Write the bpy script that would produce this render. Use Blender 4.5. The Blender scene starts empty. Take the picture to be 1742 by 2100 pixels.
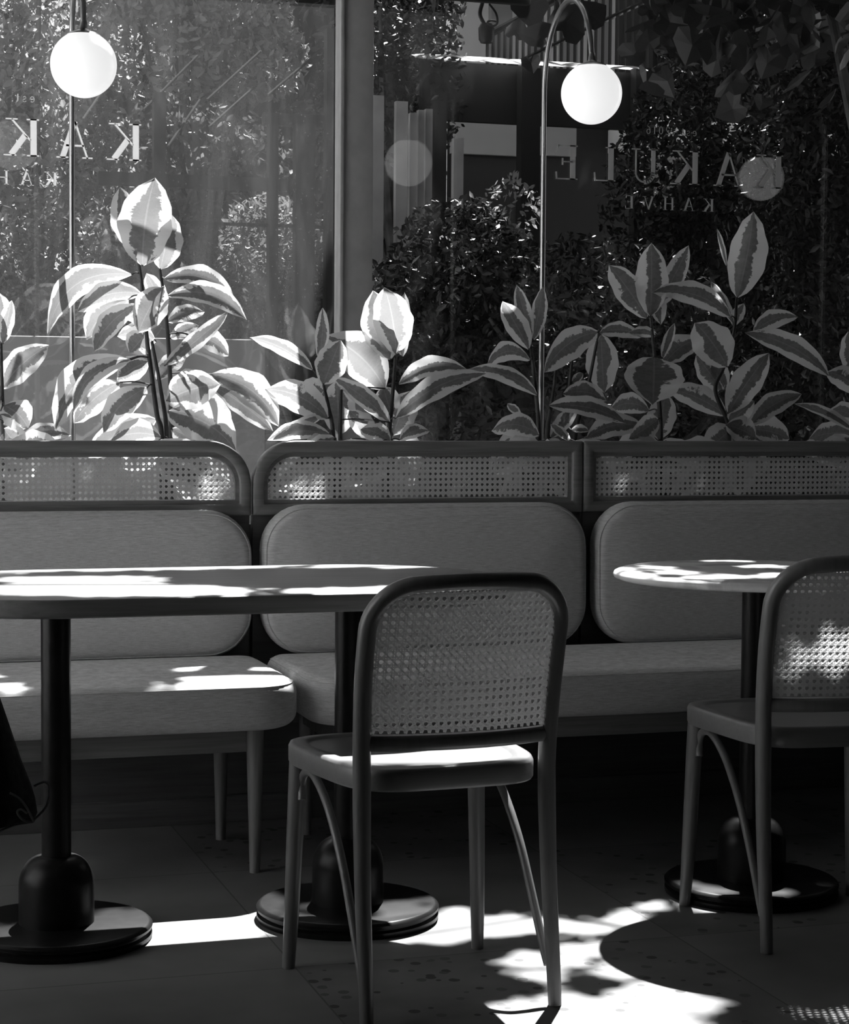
import bpy, bmesh, math, random
from mathutils import Vector, Matrix, noise
PI = math.pi
sc = bpy.context.scene
COL = sc.collection
random.seed(7)

# ------------------------------------------------------------------ camera geometry
FPX, CXP, CYP = 4100.0, 871.0, 1050.0
YAW = math.radians(17.5); PITCH = math.atan(232/FPX); ROLL = math.radians(.43); EYE = 1.14
cs, sn = math.cos, math.sin
FW = Vector((sn(YAW)*cs(PITCH), cs(YAW)*cs(PITCH), -sn(PITCH)))
R0 = Vector((cs(YAW), -sn(YAW), 0)); U0 = R0.cross(FW)
RT = R0*cs(ROLL)+U0*sn(ROLL); UP = -R0*sn(ROLL)+U0*cs(ROLL)
CAM = Vector((0, 0, EYE))

def ray(px, py): return FW + RT*((px-CXP)/FPX) + UP*((CYP-py)/FPX)
def at(px, py, v):                      # point on the vertical plane y = v
    r = ray(px, py); return CAM + r*(v/r.y)
def atz(px, py, z):                     # point on the horizontal plane z
    r = ray(px, py); return CAM + r*((z-EYE)/r.z)
def atd(px, py, d): return CAM + ray(px, py)*d

cam = bpy.data.objects.new('camera', bpy.data.cameras.new('camera'))
COL.objects.link(cam)
cam.data.sensor_fit = 'HORIZONTAL'; cam.data.sensor_width = 36
cam.data.lens = 36*FPX/1742
cam.data.clip_end = 200
m = Matrix((RT, UP, -FW)).transposed().to_4x4(); m.translation = CAM
cam.matrix_world = m
sc.camera = cam

# ------------------------------------------------------------------ materials
def new_mat(name):
    m = bpy.data.materials.new(name); m.use_nodes = True
    nt = m.node_tree; nt.nodes.clear()
    out = nt.nodes.new('ShaderNodeOutputMaterial')
    return m, nt, out
def N(nt, typ, **kw):
    n = nt.nodes.new(typ)
    for k, v in kw.items():
        if k in n.inputs.keys(): n.inputs[k].default_value = v
        else: setattr(n, k, v)
    return n
def g3(v): return (v, v, v, 1)
def ramp(nt, fac, stops):
    r = nt.nodes.new('ShaderNodeValToRGB')
    el = r.color_ramp.elements
    el[0].position, el[0].color = stops[0][0], g3(stops[0][1])
    el[1].position, el[1].color = stops[-1][0], g3(stops[-1][1])
    for p, c in stops[1:-1]:
        e = el.new(p); e.color = g3(c)
    nt.links.new(fac, r.inputs[0]); return r
def math_n(nt, op, a, b=None, c=None):
    n = nt.nodes.new('ShaderNodeMath'); n.operation = op
    for i, x in enumerate((a, b, c)):
        if x is None: continue
        if isinstance(x, (int, float)): n.inputs[i].default_value = x
        else: nt.links.new(x, n.inputs[i])
    return n.outputs[0]

def plain(name, g, rough=.5, spec=.5, metal=0, var=0, scale=8, bump=0, emis=0, coat=0):
    m, nt, out = new_mat(name)
    p = N(nt, 'ShaderNodeBsdfPrincipled', Roughness=rough, Metallic=metal)
    p.inputs['Base Color'].default_value = g3(g)
    p.inputs['Specular IOR Level'].default_value = spec
    p.inputs['Coat Weight'].default_value = coat
    if emis:
        p.inputs['Emission Color'].default_value = g3(1); p.inputs['Emission Strength'].default_value = emis
    if var or bump:
        tc = N(nt, 'ShaderNodeTexCoord'); nz = N(nt, 'ShaderNodeTexNoise', Scale=scale, Detail=6.0)
        nt.links.new(tc.outputs['Object'], nz.inputs['Vector'])
        if var:
            r = ramp(nt, nz.outputs[0], [(.3, max(0, g*(1-var))), (.7, g*(1+var))])
            nt.links.new(r.outputs[0], p.inputs['Base Color'])
        if bump:
            b = N(nt, 'ShaderNodeBump', Strength=bump, Distance=.01)
            nt.links.new(nz.outputs[0], b.inputs['Height']); nt.links.new(b.outputs[0], p.inputs['Normal'])
    nt.links.new(p.outputs[0], out.inputs[0]); return m

def wood(name, g, axis=0, rough=.4, contrast=.35, scale=1.0, coat=.1):
    m, nt, out = new_mat(name)
    tc = N(nt, 'ShaderNodeTexCoord'); mp = N(nt, 'ShaderNodeMapping')
    s = [38*scale]*3; s[axis] = 1.6*scale
    mp.inputs['Scale'].default_value = s
    nt.links.new(tc.outputs['Object'], mp.inputs['Vector'])
    nz = N(nt, 'ShaderNodeTexNoise', Scale=1.6, Detail=8.0, Roughness=.6, Distortion=.6)
    nt.links.new(mp.outputs[0], nz.inputs['Vector'])
    wv = N(nt, 'ShaderNodeTexNoise', Scale=5.0, Detail=3.0)
    nt.links.new(mp.outputs[0], wv.inputs['Vector'])
    mx = math_n(nt, 'MULTIPLY_ADD', wv.outputs[0], .35, nz.outputs[0])
    r = ramp(nt, mx, [(.42, g*(1-contrast)), (.66, g), (.92, g*(1+contrast*.7))])
    p = N(nt, 'ShaderNodeBsdfPrincipled', Roughness=rough)
    p.inputs['Coat Weight'].default_value = coat; p.inputs['Coat Roughness'].default_value = .3
    nt.links.new(r.outputs[0], p.inputs['Base Color'])
    b = N(nt, 'ShaderNodeBump', Strength=.12, Distance=.002)
    nt.links.new(mx, b.inputs['Height']); nt.links.new(b.outputs[0], p.inputs['Normal'])
    nt.links.new(p.outputs[0], out.inputs[0]); return m

def fabric(name, g):
    m, nt, out = new_mat(name)
    tc = N(nt, 'ShaderNodeTexCoord')
    def layer(sx, sz, sc_):
        mp = N(nt, 'ShaderNodeMapping'); mp.inputs['Scale'].default_value = (sx, sx, sz)
        nt.links.new(tc.outputs['Object'], mp.inputs['Vector'])
        nz = N(nt, 'ShaderNodeTexNoise', Scale=sc_, Detail=4.0, Roughness=.7)
        nt.links.new(mp.outputs[0], nz.inputs['Vector']); return nz.outputs[0]
    a = layer(25, 420, 1.5); b_ = layer(300, 300, 2.5)
    s = math_n(nt, 'MULTIPLY_ADD', a, .65, math_n(nt, 'MULTIPLY', b_, .35))
    r = ramp(nt, s, [(.35, g*.68), (.5, g), (.65, g*1.3)])
    p = N(nt, 'ShaderNodeBsdfPrincipled', Roughness=.95)
    p.inputs['Specular IOR Level'].default_value = .15
    p.inputs['Sheen Weight'].default_value = .15
    nt.links.new(r.outputs[0], p.inputs['Base Color'])
    b = N(nt, 'ShaderNodeBump', Strength=.25, Distance=.001)
    nt.links.new(s, b.inputs['Height']); nt.links.new(b.outputs[0], p.inputs['Normal'])
    nt.links.new(p.outputs[0], out.inputs[0]); return m

def leafy(name, g, rough=.35, trans=.35, var=.4, tg=None):
    m, nt, out = new_mat(name)
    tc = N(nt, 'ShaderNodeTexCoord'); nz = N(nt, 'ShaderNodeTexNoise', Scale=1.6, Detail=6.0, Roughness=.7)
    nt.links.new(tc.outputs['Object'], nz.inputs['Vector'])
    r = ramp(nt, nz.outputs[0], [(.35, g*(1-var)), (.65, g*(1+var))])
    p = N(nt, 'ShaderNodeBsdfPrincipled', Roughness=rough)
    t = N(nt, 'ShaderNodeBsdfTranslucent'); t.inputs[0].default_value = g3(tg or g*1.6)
    nt.links.new(r.outputs[0], p.inputs['Base Color'])
    mx = N(nt, 'ShaderNodeMixShader'); mx.inputs[0].default_value = trans
    nt.links.new(p.outputs[0], mx.inputs[1]); nt.links.new(t.outputs[0], mx.inputs[2])
    nt.links.new(mx.outputs[0], out.inputs[0]); return m

def variegated():
    m, nt, out = new_mat('variegated_leaf')
    uv = N(nt, 'ShaderNodeUVMap'); uv.uv_map = 'UVMap'
    sp = N(nt, 'ShaderNodeSeparateXYZ'); nt.links.new(uv.outputs[0], sp.inputs[0])
    av = math_n(nt, 'ABSOLUTE', sp.outputs[1])
    mp = N(nt, 'ShaderNodeMapping'); mp.inputs['Scale'].default_value = (15, 2.0, 1)
    nt.links.new(uv.outputs[0], mp.inputs['Vector'])
    n1 = N(nt, 'ShaderNodeTexNoise', Scale=1.1, Detail=4.0, Roughness=.65)
    nt.links.new(mp.outputs[0], n1.inputs['Vector'])
    mp2 = N(nt, 'ShaderNodeMapping'); mp2.inputs['Scale'].default_value = (1.6, .9, 1)
    nt.links.new(uv.outputs[0], mp2.inputs['Vector'])
    n2 = N(nt, 'ShaderNodeTexNoise', Scale=1.3, Detail=1.0)
    nt.links.new(mp2.outputs[0], n2.inputs['Vector'])
    s = math_n(nt, 'MULTIPLY_ADD', n1.outputs[0], .75, av)
    s = math_n(nt, 'MULTIPLY_ADD', n2.outputs[0], 1.35, s)
    cream = ramp(nt, s, [(.0, 0), (.62, 0)] and [(.605, 0), (.625, 1)])
    # s spans 0..~2, squeeze into 0..1
    nt.links.remove(cream.inputs[0].links[0])
    s2 = math_n(nt, 'MULTIPLY', s, .39); nt.links.new(s2, cream.inputs[0])
    mid = math_n(nt, 'LESS_THAN', av, .035)
    fac = math_n(nt, 'MAXIMUM', cream.outputs[0], math_n(nt, 'MULTIPLY', mid, .12))
    # darker patches in the green
    g = ramp(nt, n1.outputs[0], [(.46, .045), (.54, .12)])
    c = N(nt, 'ShaderNodeMix', data_type='RGBA')
    nt.links.new(fac, c.inputs[0]); nt.links.new(g.outputs[0], c.inputs[6]); c.inputs[7].default_value = g3(.6)
    ct = N(nt, 'ShaderNodeMix', data_type='RGBA')
    nt.links.new(fac, ct.inputs[0]); ct.inputs[6].default_value = g3(.30); ct.inputs[7].default_value = g3(.9)
    p = N(nt, 'ShaderNodeBsdfPrincipled', Roughness=.42)
    p.inputs['Specular IOR Level'].default_value = .5
    nt.links.new(c.outputs[2], p.inputs['Base Color'])
    wv = N(nt, 'ShaderNodeMapping'); wv.inputs['Scale'].default_value = (26, 1.5, 1)
    nt.links.new(uv.outputs[0], wv.inputs['Vector'])
    n3 = N(nt, 'ShaderNodeTexNoise', Scale=1.0, Detail=1.0); nt.links.new(wv.outputs[0], n3.inputs['Vector'])
    b = N(nt, 'ShaderNodeBump', Strength=.35, Distance=.004)
    nt.links.new(n3.outputs[0], b.inputs['Height']); nt.links.new(b.outputs[0], p.inputs['Normal'])
    t = N(nt, 'ShaderNodeBsdfTranslucent'); nt.links.new(ct.outputs[2], t.inputs[0])
    mx = N(nt, 'ShaderNodeMixShader'); mx.inputs[0].default_value = .5
    nt.links.new(p.outputs[0], mx.inputs[1]); nt.links.new(t.outputs[0], mx.inputs[2])
    nt.links.new(mx.outputs[0], out.inputs[0]); return m

def glass(name, dust, ior=1.5):
    m, nt, out = new_mat(name)
    tr = N(nt, 'ShaderNodeBsdfTransparent'); tr.inputs[0].default_value = g3(.97)
    gl = N(nt, 'ShaderNodeBsdfGlossy', Roughness=.0); gl.inputs[0].default_value = g3(1)
    fr = N(nt, 'ShaderNodeFresnel')
    ge = N(nt, 'ShaderNodeNewGeometry')          # same reflectance from both faces of the sheet
    nt.links.new(math_n(nt, 'ADD', ior, math_n(nt, 'MULTIPLY', ge.outputs['Backfacing'], 1/ior-ior)), fr.inputs['IOR'])
    mx = N(nt, 'ShaderNodeMixShader')
    # reflect on the outward faces only once per surface
    nt.links.new(fr.outputs[0], mx.inputs[0]); nt.links.new(tr.outputs[0], mx.inputs[1]); nt.links.new(gl.outputs[0], mx.inputs[2])
    last = mx
    if dust:
        tl = N(nt, 'ShaderNodeBsdfTranslucent'); tl.inputs[0].default_value = g3(.85)
        tc = N(nt, 'ShaderNodeTexCoord')
        mp = N(nt, 'ShaderNodeMapping'); mp.inputs['Scale'].default_value = (3.2, 1, .55)
        nt.links.new(tc.outputs['Object'], mp.inputs['Vector'])
        nz = N(nt, 'ShaderNodeTexNoise', Scale=2.2, Detail=7.0, Roughness=.62, Distortion=.8)
        nt.links.new(mp.outputs[0], nz.inputs['Vector'])
        sm = ramp(nt, nz.outputs[0], [(.34, .45), (.52, .8), (.72, 1.5)])
        sp = N(nt, 'ShaderNodeTexVoronoi', Scale=55.0)
        nt.links.new(tc.outputs['Object'], sp.inputs['Vector'])
        sk = ramp(nt, sp.outputs['Distance'], [(.05, 5.0), (.11, 0)])
        f = math_n(nt, 'MULTIPLY', math_n(nt, 'ADD', sm.outputs[0], math_n(nt, 'MULTIPLY', sk.outputs[0], .6)), dust)
        m2 = N(nt, 'ShaderNodeMixShader')
        nt.links.new(f, m2.inputs[0]); nt.links.new(mx.outputs[0], m2.inputs[1]); nt.links.new(tl.outputs[0], m2.inputs[2])
        last = m2
    nt.links.new(last.outputs[0], out.inputs[0]); return m

def floor_mat():
    m, nt, out = new_mat('tile_and_terrazzo')
    tc = N(nt, 'ShaderNodeTexCoord'); sp = N(nt, 'ShaderNodeSeparateXYZ')
    nt.links.new(tc.outputs['Object'], sp.inputs[0])
    a = math_n(nt, 'DIVIDE', math_n(nt, 'SUBTRACT', sp.outputs[0], .947), .835)
    b = math_n(nt, 'DIVIDE', math_n(nt, 'SUBTRACT', sp.outputs[1], 3.845), .835)
    fi, fj = math_n(nt, 'FLOOR', a), math_n(nt, 'FLOOR', b)
    odd = math_n(nt, 'GREATER_THAN', math_n(nt, 'ABSOLUTE', math_n(nt, 'SUBTRACT', math_n(nt, 'FLOORED_MODULO', math_n(nt, 'ADD', fi, fj), 2.0), 0.0)), .5)
    ter = math_n(nt, 'MULTIPLY', odd, math_n(nt, 'GREATER_THAN', a, 0.0))
    def line(x):
        fr = math_n(nt, 'FRACT', x)
        d = math_n(nt, 'MINIMUM', fr, math_n(nt, 'SUBTRACT', 1.0, fr))
        return math_n(nt, 'LESS_THAN', d, .0022)
    gr = math_n(nt, 'MAXIMUM', line(a), line(b))
    vo = N(nt, 'ShaderNodeTexVoronoi', Scale=30.0); nt.links.new(tc.outputs['Object'], vo.inputs['Vector'])
    vc = N(nt, 'ShaderNodeSeparateColor'); nt.links.new(vo.outputs['Color'], vc.inputs[0])
    sel = math_n(nt, 'MULTIPLY', math_n(nt, 'LESS_THAN', vo.outputs['Distance'], .34), math_n(nt, 'GREATER_THAN', vc.outputs[0], .62))
    shade = math_n(nt, 'GREATER_THAN', vc.outputs[1], .5)
    chip = ramp(nt, shade, [(.0, .05), (1.0, .10)])
    nz = N(nt, 'ShaderNodeTexNoise', Scale=5.0, Detail=6.0); nt.links.new(tc.outputs['Object'], nz.inputs['Vector'])
    base = ramp(nt, nz.outputs[0], [(.3, .17), (.7, .22)])
    tb = ramp(nt, nz.outputs[0], [(.3, .13), (.7, .21)])
    c1 = N(nt, 'ShaderNodeMix', data_type='RGBA'); nt.links.new(sel, c1.inputs[0]); nt.links.new(tb.outputs[0], c1.inputs[6]); nt.links.new(chip.outputs[0], c1.inputs[7])
    c2 = N(nt, 'ShaderNodeMix', data_type='RGBA'); nt.links.new(ter, c2.inputs[0]); nt.links.new(base.outputs[0], c2.inputs[6]); nt.links.new(c1.outputs[2], c2.inputs[7])
    c3 = N(nt, 'ShaderNodeMix', data_type='RGBA'); nt.links.new(gr, c3.inputs[0]); nt.links.new(c2.outputs[2], c3.inputs[6]); c3.inputs[7].default_value = g3(.1)
    p = N(nt, 'ShaderNodeBsdfPrincipled', Roughness=.55); p.inputs['Specular IOR Level'].default_value = .3
    nt.links.new(c3.outputs[2], p.inputs['Base Color']); nt.links.new(p.outputs[0], out.inputs[0]); return m

def marble():
    m, nt, out = new_mat('pale_marble')
    tc = N(nt, 'ShaderNodeTexCoord')
    nz = N(nt, 'ShaderNodeTexNoise', Scale=6.0, Detail=8.0, Distortion=1.2); nt.links.new(tc.outputs['Object'], nz.inputs['Vector'])
    r = ramp(nt, nz.outputs[0], [(.35, .5), (.5, .74), (.62, .8)])
    p = N(nt, 'ShaderNodeBsdfPrincipled', Roughness=.25); nt.links.new(r.outputs[0], p.inputs['Base Color'])
    nt.links.new(p.outputs[0], out.inputs[0]); return m

def cane_mat():
    m, nt, out = new_mat('woven_cane')
    p = N(nt, 'ShaderNodeBsdfPrincipled', Roughness=.42); p.inputs['Base Color'].default_value = g3(.7)
    t = N(nt, 'ShaderNodeBsdfTranslucent'); t.inputs[0].default_value = g3(.72)
    mx = N(nt, 'ShaderNodeMixShader'); mx.inputs[0].default_value = .5
    nt.links.new(p.outputs[0], mx.inputs[1]); nt.links.new(t.outputs[0], mx.inputs[2]); nt.links.new(mx.outputs[0], out.inputs[0])
    return m

M = dict(
    floor=floor_mat(), marble=marble(), cane=cane_mat(), leaf=variegated(),
    oak_u=wood('oak_lengthwise', .2, 0), oak_z=wood('oak_upright', .22, 2),
    chairwood=wood('bentwood_beech', .17, 2, rough=.35, contrast=.18, coat=.3),
    seatwood=wood('seat_plywood', .2, 0, rough=.35, contrast=.15, coat=.3),
    darkwood=wood('stained_panel', .1, 0, rough=.6),
    fabric=fabric('melange_upholstery', .58),
    black=plain('black_steel', .010, rough=.33, spec=.22, var=.3, scale=40),
    frame=plain('window_frame_paint', .45, rough=.5, var=.08, scale=20),
    darkframe=plain('dark_frame', .012, rough=.6),
    brass=plain('brushed_brass', .45, rough=.28, metal=.9),
    globe=plain('opal_glass', .8, rough=.12, emis=.62),
    letters=leafy('vinyl_lettering', .6, rough=.8, trans=.45, var=.0, tg=.9),
    wall=plain('room_plaster', .12, rough=.9, var=.05), wallrear=plain('rear_wall_plaster', .16, rough=.9, var=.05),
    ceil=plain('ceiling_plaster', .1, rough=.9),
    soil=plain('potting_soil', .03, rough=1, var=.5, scale=60, bump=.5),
    stem=plain('green_brown_stem', .05, rough=.6, var=.4, scale=30), stemp=plain('pale_stem', .2, rough=.5),
    bark=plain('tree_bark', .09, rough=.9, var=.5, scale=14, bump=.6),
    paleb=plain('pale_branch', .3, rough=.8, var=.3, scale=14),
    ground=plain('gravel_ground', .16, rough=1, var=.3, scale=20),
    bounce=plain('bounce_paving', .42, rough=.9, var=.1),
    stay=plain('stay_metal', .05, rough=1, spec=0), gwall=plain('rendered_wall', .18, rough=.9, var=.12, scale=3),
    white=plain('white_render', .88, rough=.8), rail=plain('iron_railing', .02, rough=.5),
    roofw=leafy('pale_corrugated_sheet', .6, rough=.5, trans=.6, var=.1, tg=.9), panel=plain('grey_panel', .34, rough=.8, var=.1, scale=2),
    post=plain('pale_timber', .38, rough=.8, var=.2, scale=6),
    cloth=plain('dark_coat_cloth', .045, rough=.95, spec=.1, var=.3, scale=60, bump=.4),
    cord=plain('coat_cord', .2, rough=.9),
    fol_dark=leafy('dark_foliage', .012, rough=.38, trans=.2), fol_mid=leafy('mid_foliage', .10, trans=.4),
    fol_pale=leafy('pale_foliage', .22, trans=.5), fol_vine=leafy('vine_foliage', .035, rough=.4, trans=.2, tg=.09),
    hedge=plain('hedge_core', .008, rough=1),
    g1=glass('dusty_glass', .015), g2=glass('window_glass', .003), g3=glass('roof_glass', 0, 1.3),
)

# ------------------------------------------------------------------ mesh helpers
def link(name, me, mat, parent=None, smooth=True, auto=None):
    o = bpy.data.objects.new(name, me); COL.objects.link(o)
    if mat: me.materials.append(mat)
    if smooth:
        me.polygons.foreach_set('use_smooth', [True]*len(me.polygons))
        if auto is not None:
            try: me.set_sharp_from_angle(angle=math.radians(auto))
            except Exception: pass
    if parent: o.parent = parent
    return o
def mesh(name, V, Fc, mat, parent=None, smooth=True, auto=40):
    me = bpy.data.meshes.new(name); me.from_pydata([tuple(v) for v in V], [], Fc); me.update()
    return link(name, me, mat, parent, smooth, auto)
def tag(o, label, cat, group=None):
    o['label'] = label; o['category'] = cat
    if group: o['group'] = group
    return o
def thing(name, label, cat, loc=(0, 0, 0), rz=0, group=None):
    o = bpy.data.objects.new(name, None); COL.objects.link(o)
    o.location = loc; o.rotation_euler = (0, 0, rz); o.empty_display_size = .05
    return tag(o, label, cat, group)
def struct(o): o['kind'] = 'structure'; return o

class MB:
    def __init__(s): s.V = []; s.F = []
    def add(s, V, Fc):
        k = len(s.V); s.V += [tuple(v) for v in V]; s.F += [[i+k for i in f] for f in Fc]; return s
    def tube(s, P, R, n=12, cap=True):
        P = [Vector(p) for p in P]
        if not hasattr(R, '__len__'): R = [R]*len(P)
        T = []
        for i in range(len(P)):
            a = P[max(0, i-1)]; b = P[min(len(P)-1, i+1)]; T.append((b-a).normalized())
        x = T[0].orthogonal().normalized(); V = []; Fc = []
        for i, p in enumerate(P):
            x = (x - T[i]*x.dot(T[i]))
            x = x.normalized() if x.length > 1e-6 else T[i].orthogonal().normalized()
            y = T[i].cross(x)
            for k in range(n):
                a = 2*PI*k/n; V.append(p + (x*cs(a)+y*sn(a))*R[i])
        for i in range(len(P)-1):
            for k in range(n):
                k2 = (k+1) % n; Fc.append([i*n+k, i*n+k2, (i+1)*n+k2, (i+1)*n+k])
        if cap:
            Fc.append(list(range(n))[::-1]); Fc.append([(len(P)-1)*n+k for k in range(n)])
        return s.add(V, Fc)
    def box(s, c, d, rz=0):
        V = []
        for sx in (-1, 1):
            for sy in (-1, 1):
                for sz in (-1, 1):
                    x, y, z = sx*d[0]/2, sy*d[1]/2, sz*d[2]/2
                    V.append((c[0]+x*cs(rz)-y*sn(rz), c[1]+x*sn(rz)+y*cs(rz), c[2]+z))
        return s.add(V, [[0, 1, 3, 2], [4, 6, 7, 5], [0, 4, 5, 1], [2, 3, 7, 6], [0, 2, 6, 4], [1, 5, 7, 3]])
    def lathe(s, prof, c=(0, 0, 0), n=48):
        V = []; Fc = []
        for r, z in prof:
            for k in range(n):
                a = 2*PI*k/n; V.append((c[0]+r*cs(a), c[1]+r*sn(a), c[2]+z))
        for i in range(len(prof)-1):
            for k in range(n):
                k2 = (k+1) % n; Fc.append([i*n+k, i*n+k2, (i+1)*n+k2, (i+1)*n+k])
        Fc.append(list(range(n))[::-1]); Fc.append([(len(prof)-1)*n+k for k in range(n)])
        return s.add(V, Fc)
    def rings(s, rings, cap=True, closed=False):
        n = len(rings[0]); V = [p for r in rings for p in r]; Fc = []; m_ = len(rings)
        for i in range(m_ if closed else m_-1):
            j = (i+1) % m_
            for k in range(n):
                k2 = (k+1) % n; Fc.append([i*n+k, i*n+k2, j*n+k2, j*n+k])
        if cap and not closed:
            Fc.append(list(range(n))[::-1]); Fc.append([(m_-1)*n+k for k in range(n)])
        return s.add(V, Fc)
    def build(s, name, mat, parent=None, smooth=True, auto=40, bevel=0, seg=2):
        o = mesh(name, s.V, s.F, mat, parent, smooth and not bevel, auto)
        bm = bmesh.new(); bm.from_mesh(o.data)
        bmesh.ops.recalc_face_normals(bm, faces=bm.faces)
        if bevel:
            bmesh.ops.bevel(bm, geom=[e for e in bm.edges if len(e.link_faces) == 2 and e.calc_face_angle(0) > .5], offset=bevel, segments=seg, profile=.5, affect='EDGES')
        bm.to_mesh(o.data); bm.free()
        if smooth:
            o.data.polygons.foreach_set('use_smooth', [True]*len(o.data.polygons))
            try: o.data.set_sharp_from_angle(angle=math.radians(auto))
            except Exception: pass
        return o
def box(name, lo, hi, mat, parent=None, bevel=0):
    c = [(a+b)/2 for a, b in zip(lo, hi)]; d = [b-a for a, b in zip(lo, hi)]
    return MB().box(c, d).build(name, mat, parent, smooth=bool(bevel), bevel=bevel)

def rrect(x0, x1, z0, z1, rad, na=9, ns=10):
    """rounded rectangle, ccw from bottom-left; rad = (bl, br, tr, tl)"""
    C = [(x0, z0, 1, 1, PI, rad[0]), (x1, z0, -1, 1, 1.5*PI, rad[1]), (x1, z1, -1, -1, 0, rad[2]), (x0, z1, 1, -1, .5*PI, rad[3])]
    pts = []
    arcs = []
    for (x, z, sx, sz, a0, r) in C:
        cx, cz = x+sx*r, z+sz*r
        arcs.append([(cx+r*cs(a0+PI/2*i/na), cz+r*sn(a0+PI/2*i/na)) for i in range(na+1)])
    for i in range(4):
        pts += arcs[i]; a = arcs[i][-1]; b = arcs[(i+1) % 4][0]
        pts += [(a[0]+(b[0]-a[0])*k/ns, a[1]+(b[1]-a[1])*k/ns) for k in range(1, ns)]
    return pts

def cushion(name, rect, rad, thick, edge, dome, to3, mat, parent, seam=None):
    """puffed cushion; to3(a, b, h) maps the flat plan and the height onto the room"""
    x0, x1, z0, z1 = rect; rings = []
    def ring(d, h):
        rr = [max(.004, r-d) for r in rad]
        return [to3(a, b, h) for a, b in rrect(x0+d, x1-d, z0+d, z1-d, rr)]
    n = 7; half = thick/2
    half_min = min(x1-x0, z1-z0)/2
    for sgn in (-1, 1):
        prof = []
        for i in range(n+1):
            a = PI/2*i/n; prof.append((edge*(1-sn(a)) if sgn == -1 else edge*(1-cs(a)), 0))
        seq = []
        for i in range(n+1):
            a = PI/2*i/n
            seq.append((edge*(1-cs(a)), half-edge+edge*sn(a)))
        dm = half_min-.012
        for i in range(1, 7):
            t = i/6; seq.append((edge+(dm-edge)*t, half+dome*(1-(1-t)**2)))
        if sgn == -1: rings += [ring(d, -h if h < half else -half) for d, h in seq[::-1]]
        else: rings += [ring(d, h) for d, h in seq]
    o = MB().rings(rings).build(name, mat, parent, auto=60)
    if seam is not None:
        d, h = edge*.3, half-edge+edge*.72
        P = ring(d-.0008, h); P.append(P[0])
        MB().tube(P, .0016, 5, cap=False).build('piping', mat, o)
    return o

# ------------------------------------------------------------------ room
UG = 6.45                                   # window plane
floor = struct(box('floor', (-1.4, -3.2, -.1), (6.2, 6.55, 0), M['floor']))
struct(box('ceiling', (-1.4, -3.2, 3.2), (6.2, 5.1, 3.35), M['ceil']))
struct(box('wall_right', (5.6, -3.2, 0), (5.8, 6.4, 3.2), M['wall']))
struct(box('wall_rear', (-1.2, -3.2, 0), (5.6, -3.0, 3.2), M['wallrear']))
wl = MB()
wl.box((-1.3, -.05, 1.6), (.2, 6.3, 3.2)); wl.box((-1.3, 4.55, .125), (.2, 2.9, .25)); wl.box((-1.3, 4.55, 3.075), (.2, 2.9, .25)); wl.box((-1.3, 6.2, 1.6), (.2, .5, 3.2)); wl.box((-1.3, 4.2, 1.6), (.12, .06, 2.7))
struct(wl.build('wall_left', M['wall'], smooth=False))
struct(box('window_4', (-1.3, 3.1, .25), (-1.294, 5.95, 2.95), M['g3']))

MU = (-.51, 1.779, 4.07)                    # mullion centres
for i, (a, b) in enumerate(((MU[0]+.03, MU[1]-.03), (MU[1]+.03, MU[2]-.03))):
    struct(box('window_%d' % (i+1), (a, UG, .78), (b, UG+.008, 3.17), M['g1'] if i == 0 else M['g2']))
struct(box('window_3', (-1.2, 5.1, 3.2), (5.6, UG+.02, 3.206), M['g3']))
for i, u in enumerate(MU):
    t = MB(); t.box((u, UG+.0, 1.98), (.116, .06, 2.4)); t.box((u-.052, UG-.036, 1.98), (.012, .014, 2.4))
    struct(t.build('trim_%d' % (i+1), M['frame'], smooth=True, bevel=.003))
struct(box('trim_4', (-1.2, UG-.05, .70), (5.6, UG+.06, .78), M['frame'], bevel=.004))
struct(box('trim_5', (-1.2, UG-.035, 3.165), (5.6, UG+.035, 3.2), M['darkframe']))
for i, u in enumerate((MU[0], MU[2])):
    struct(box('trim_%d' % (6+i), (u-.035, 5.1, 3.207), (u+.035, UG+.04, 3.27), M['darkframe']))
struct(box('wall_window', (-1.2, UG-.05, 0), (5.6, UG+.05, .70), M['wall']))

# planter behind the banquette
pl = thing('planter', 'long dark wooden planter trough behind the banquettes under the window', 'planter', (1.6, 5.8, 0))
o = box('front_panel', (-2.75, 5.25-5.8, .0), (5.4-1.6, 5.28-5.8, .80), M['darkwood'], pl)
box('rear_panel', (-2.75, .50, 0), (3.8, .53, .70), M['darkwood'], pl)
box('end_panel', (-2.75, -.52, 0), (-2.72, .50, .70), M['darkwood'], pl); box('end_panel', (3.77, -.52, 0), (3.8, .50, .70), M['darkwood'], pl)
box('skirting_board', (-2.75, -.575, 0), (3.8, -.551, .07), M['darkwood'], pl, bevel=.003)
box('soil', (-2.72, -.52, .55), (3.77, .50, .68), M['soil'], pl)

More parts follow.
